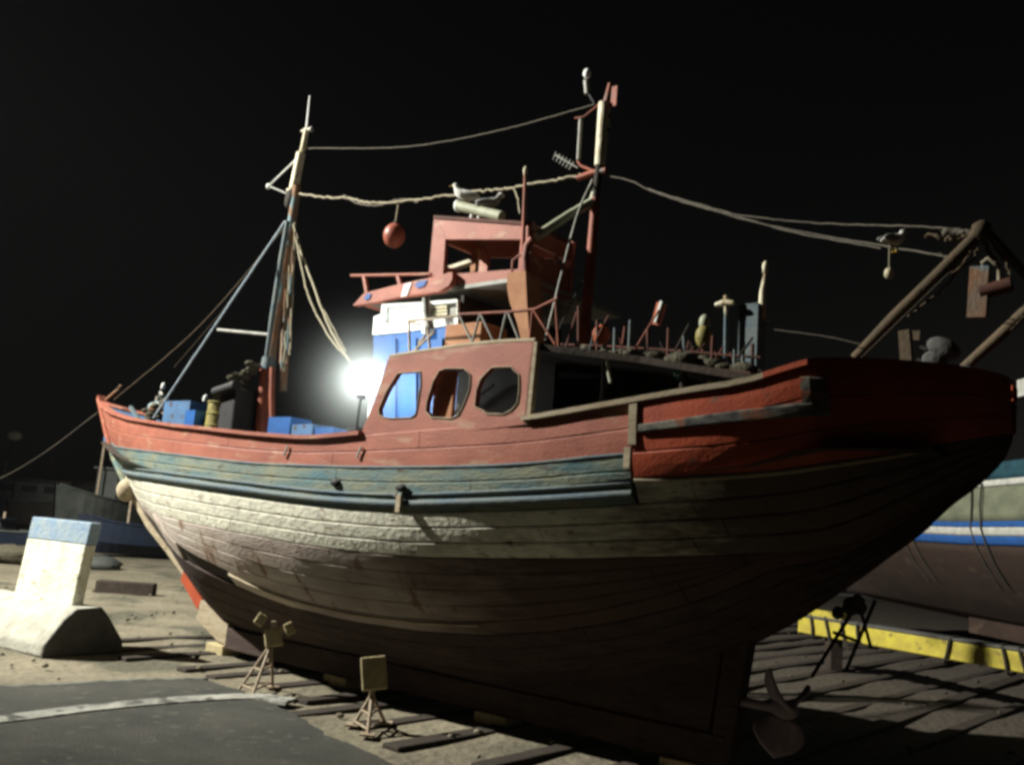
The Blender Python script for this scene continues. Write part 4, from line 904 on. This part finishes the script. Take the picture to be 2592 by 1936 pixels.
# yellow beam of the cradle
ya, yb = Vector((6.95, 21.4, .86)), Vector((9.75, 15.6, .86))
yb_r = root('yellow_beam', Matrix.Translation(((ya + yb) / 2).to_tuple()[:2] + (0,)), 'long yellow steel beam with ropes looped round it below the neighbouring boat', 'cradle beam')
mid = (ya + yb) / 2; mid.z = 0; a, c = ya - mid, yb - mid
MB().bar(a, c, .30, .34).build('beam', m_beam, yb_r, bevel=.02)
MB().bar(a + Vector((0, 0, .21)), c + Vector((0, 0, .21)), .34, .05).build('top_flange', m_concg, yb_r)
MB().bar(a + Vector((-.1, .1, .30)), a.lerp(c, .22) + Vector((-.1, .1, .30)), .18, .14).build('end_plate', m_beam, yb_r)
for t in (.06, .14, .22, .29, .60, .78, .84):
    p = a.lerp(c, t); d = (c - a).normalized(); s_ = d.cross(Vector((0, 0, 1))); lp_ = []
    for k in range(13):
        an = 2 * math.pi * k / 12; lp_.append(p + s_ * (.20 * (1 if math.cos(an) > 0 else -1) * min(abs(math.cos(an)) * 1.5, 1)) + Vector((0, 0, .24 * (1 if math.sin(an) > 0 else -1) * min(abs(math.sin(an)) * 1.5, 1))) + d * (.12 * math.cos(an + t * 9)))
    MB().tube(lp_, .028, 6, False).build('rope_loop', m_roped, yb_r)
for t in (.12, .98):
    p = a.lerp(c, t); MB().box((p.x + .12, p.y, .34), (.25, .4, .66)).build('support_block', m_dark, yb_r)

# ------------------------------------------------------------------ far boats and gear on the left
def far_boat(x, y, rz, ln, h, mh, mc, label, cab=(.1, .35, 1.3), z0=-.3, top=None):
    r = root('far_boat', Matrix.Translation((x, y, z0)) @ Matrix.Rotation(rz, 4, 'Z'), label, 'boat', 'boats moored along the far quay')
    b = MB(); vs_ = []; n = 14
    for i in range(n + 1):
        t = -1 + 2 * i / n; wd = ln * .16 * (1 - abs(t) ** 2.5 * (.95 if t < 0 else .35)); zt_ = h * (1 + .25 * t * t)
        for k, (u, zz) in enumerate(((-1, 1), (-.8, .35), (0, 0), (.8, .35), (1, 1))): vs_.append((t * ln / 2 - (.06 * ln * zz if i == 0 else 0), u * wd, zz * zt_))
    fs = [(i * 5 + j, i * 5 + j + 1, i * 5 + 6 + j, i * 5 + 5 + j) for i in range(n) for j in range(4)] + [(n * 5 + 4, n * 5 + 3, n * 5 + 2, n * 5 + 1, n * 5)] + [(i * 5, i * 5 + 5, i * 5 + 9, i * 5 + 4) for i in range(n)]
    b.add(vs_, fs); b.build('hull', mh, r)
    for sy in (-1, 1):
        b = MB(); b.tube([(-1 * ln / 2 + ln * i / n, sy * ln * .16 * (1 - abs(-1 + 2 * i / n) ** 2.5 * (.95 if -1 + 2 * i / n < 0 else .35)), h * (1 + .25 * (-1 + 2 * i / n) ** 2)) for i in range(n + 1)], .05, 5); b.build('gunwale', mc, r)
    cx, cl, ch = cab; b = MB(); b.box((cx * ln, 0, h + ch / 2), (cl * ln, ln * .2, ch)); cb_ = b.build('cabin', mc, r, bevel=.04)
    MB().box((cx * ln, 0, h + ch + .05), (cl * ln * 1.12, ln * .24, .1)).build('cabin_roof', mh, r)
    for k in (-1, 0, 1):
        for sy in (-1, 1): MB().box((cx * ln + k * cl * ln * .3, sy * (ln * .1 + .01), h + ch * .62), (cl * ln * .2, .04, ch * .32)).build('window', m_glass, cb_)
    MB().tube([(-.15 * ln, 0, h * .8), (-.15 * ln, 0, h + ch * 1.9)], .06, 6).build('mast', m_steel, r)
    return r
def wx(px, d): 
    r = ray(px, 1250); return r.x / r.y * d
far_boat(wx(60, 52), 52, R_(15), 7.5, 1.9, m_bg3, m_bg1, 'brown hulled boat with a low pale cabin farthest left', (.05, .5, 1.1), z0=.1)
far_boat(wx(170, 57), 57, R_(-8), 9.0, 1.6, m_shell, m_bg3, 'dark low boat behind the top of the concrete barrier', (.1, .4, 1.6), z0=.1)
far_boat(wx(283, 47), 47, R_(70), 6.5, 2.2, m_bg1, m_bg1, 'pale grey green boat end on just left of the bow', (.1, .35, 1.5), z0=.2)
far_boat(wx(380, 42), 42, R_(30), 5.0, 1.3, m_bg2, m_bg2, 'dark blue boat half hidden behind the white bow', (.15, .3, .6), z0=.1)
far_boat(wx(60, 40), 40, R_(-12), 5.0, .8, m_bg2, m_bg1, 'small blue dinghy low in front of the brown boat', (-.2, .2, .4), z0=.0)
o = MB(); o.ell((0, 0, 0), (.7, .5, .28), 14, 9, jit=.14); o = o.build('pale_tarpaulin', m_bg1); o.location = (wx(285, 34), 34, .12); o['category'] = 'tarpaulin'; o['label'] = 'pale bundled tarpaulin on the ground left of the bow foot'
o = MB(); o.ell((0, 0, 0), (1.0, .5, .3), 14, 9, jit=.16); o = o.build('gear_heap', m_net); o.location = (wx(60, 33), 33, .3); o['category'] = 'gear heap'; o['label'] = 'dark heap of gear on the ground behind the barrier'
o = MB(); o.box((0, 0, 0), (1.5, .4, .35)); o = o.build('barrier_shadow_box', m_dark, bevel=.03); _p = onz(318, 1500); o.matrix_world = Matrix.Translation(_p + Vector((0, 0, .12))) @ Matrix.Rotation(.1, 4, 'Z'); o['category'] = 'shadow box'; o['label'] = 'black box standing in for the shadow right of the concrete barrier'  # box added for the barrier's shadow on the sand
lh = root('street_lamp', Matrix.Translation((wx(8, 50), 50, 0)), 'unlit pale street lamp on a thin pole at the far left', 'street lamp')
MB().tube([(0, 0, 0), (0, 0, 5.2)], [.07, .05], 8).build('pole', m_bg2, lh); MB().ell((.1, 0, 5.4), (.42, .3, .26), 12, 8).build('lamp_head', m_foot, lh)

# ------------------------------------------------------------------ damp night air
if HAZE > 0:
    hz = MB().box((0, 27, 7.0), (150, 110, 18.0)).build('haze', m_rope, kind='stuff')
    hm = bpy.data.materials.new('night_air'); hm.use_nodes = True; n = hm.node_tree; n.nodes.clear()
    pv = n.nodes.new('ShaderNodeVolumePrincipled'); pv.inputs['Density'].default_value = HAZE; pv.inputs['Color'].default_value = (.85, .87, .9, 1)
    oo_ = n.nodes.new('ShaderNodeOutputMaterial'); n.links.new(pv.outputs[0], oo_.inputs['Volume'])
    hz.data.materials.clear(); hz.data.materials.append(hm)

# volume added round the work lamp to imitate its glare halo
halo = MB().ell((0, 0, 0), 1.9, 24, 16).build('lamp_halo', m_rope, kind='stuff'); halo.matrix_world = at_boat((4.85, 1.6, 4.15))
mm = bpy.data.materials.new('halo_volume'); mm.use_nodes = True; n = mm.node_tree; n.nodes.clear()
pv = n.nodes.new('ShaderNodeVolumePrincipled'); pv.inputs['Color'].default_value = (.9, .95, .93, 1)
tc = n.nodes.new('ShaderNodeTexCoord'); ln_ = n.nodes.new('ShaderNodeVectorMath'); ln_.operation = 'LENGTH'
mr = n.nodes.new('ShaderNodeMapRange'); mr.inputs['From Min'].default_value = .1; mr.inputs['From Max'].default_value = 1.85; mr.inputs['To Min'].default_value = 1; mr.inputs['To Max'].default_value = 0
pw = n.nodes.new('ShaderNodeMath'); pw.operation = 'POWER'; pw.inputs[1].default_value = 6.5; ml = n.nodes.new('ShaderNodeMath'); ml.operation = 'MULTIPLY'; ml.inputs[1].default_value = 1.1
oo_ = n.nodes.new('ShaderNodeOutputMaterial')
n.links.new(tc.outputs['Object'], ln_.inputs[0]); n.links.new(ln_.outputs['Value'], mr.inputs['Value']); n.links.new(mr.outputs[0], pw.inputs[0]); n.links.new(pw.outputs[0], ml.inputs[0]); n.links.new(ml.outputs[0], pv.inputs['Density']); n.links.new(pv.outputs[0], oo_.inputs['Volume'])
halo.data.materials.clear(); halo.data.materials.append(mm)
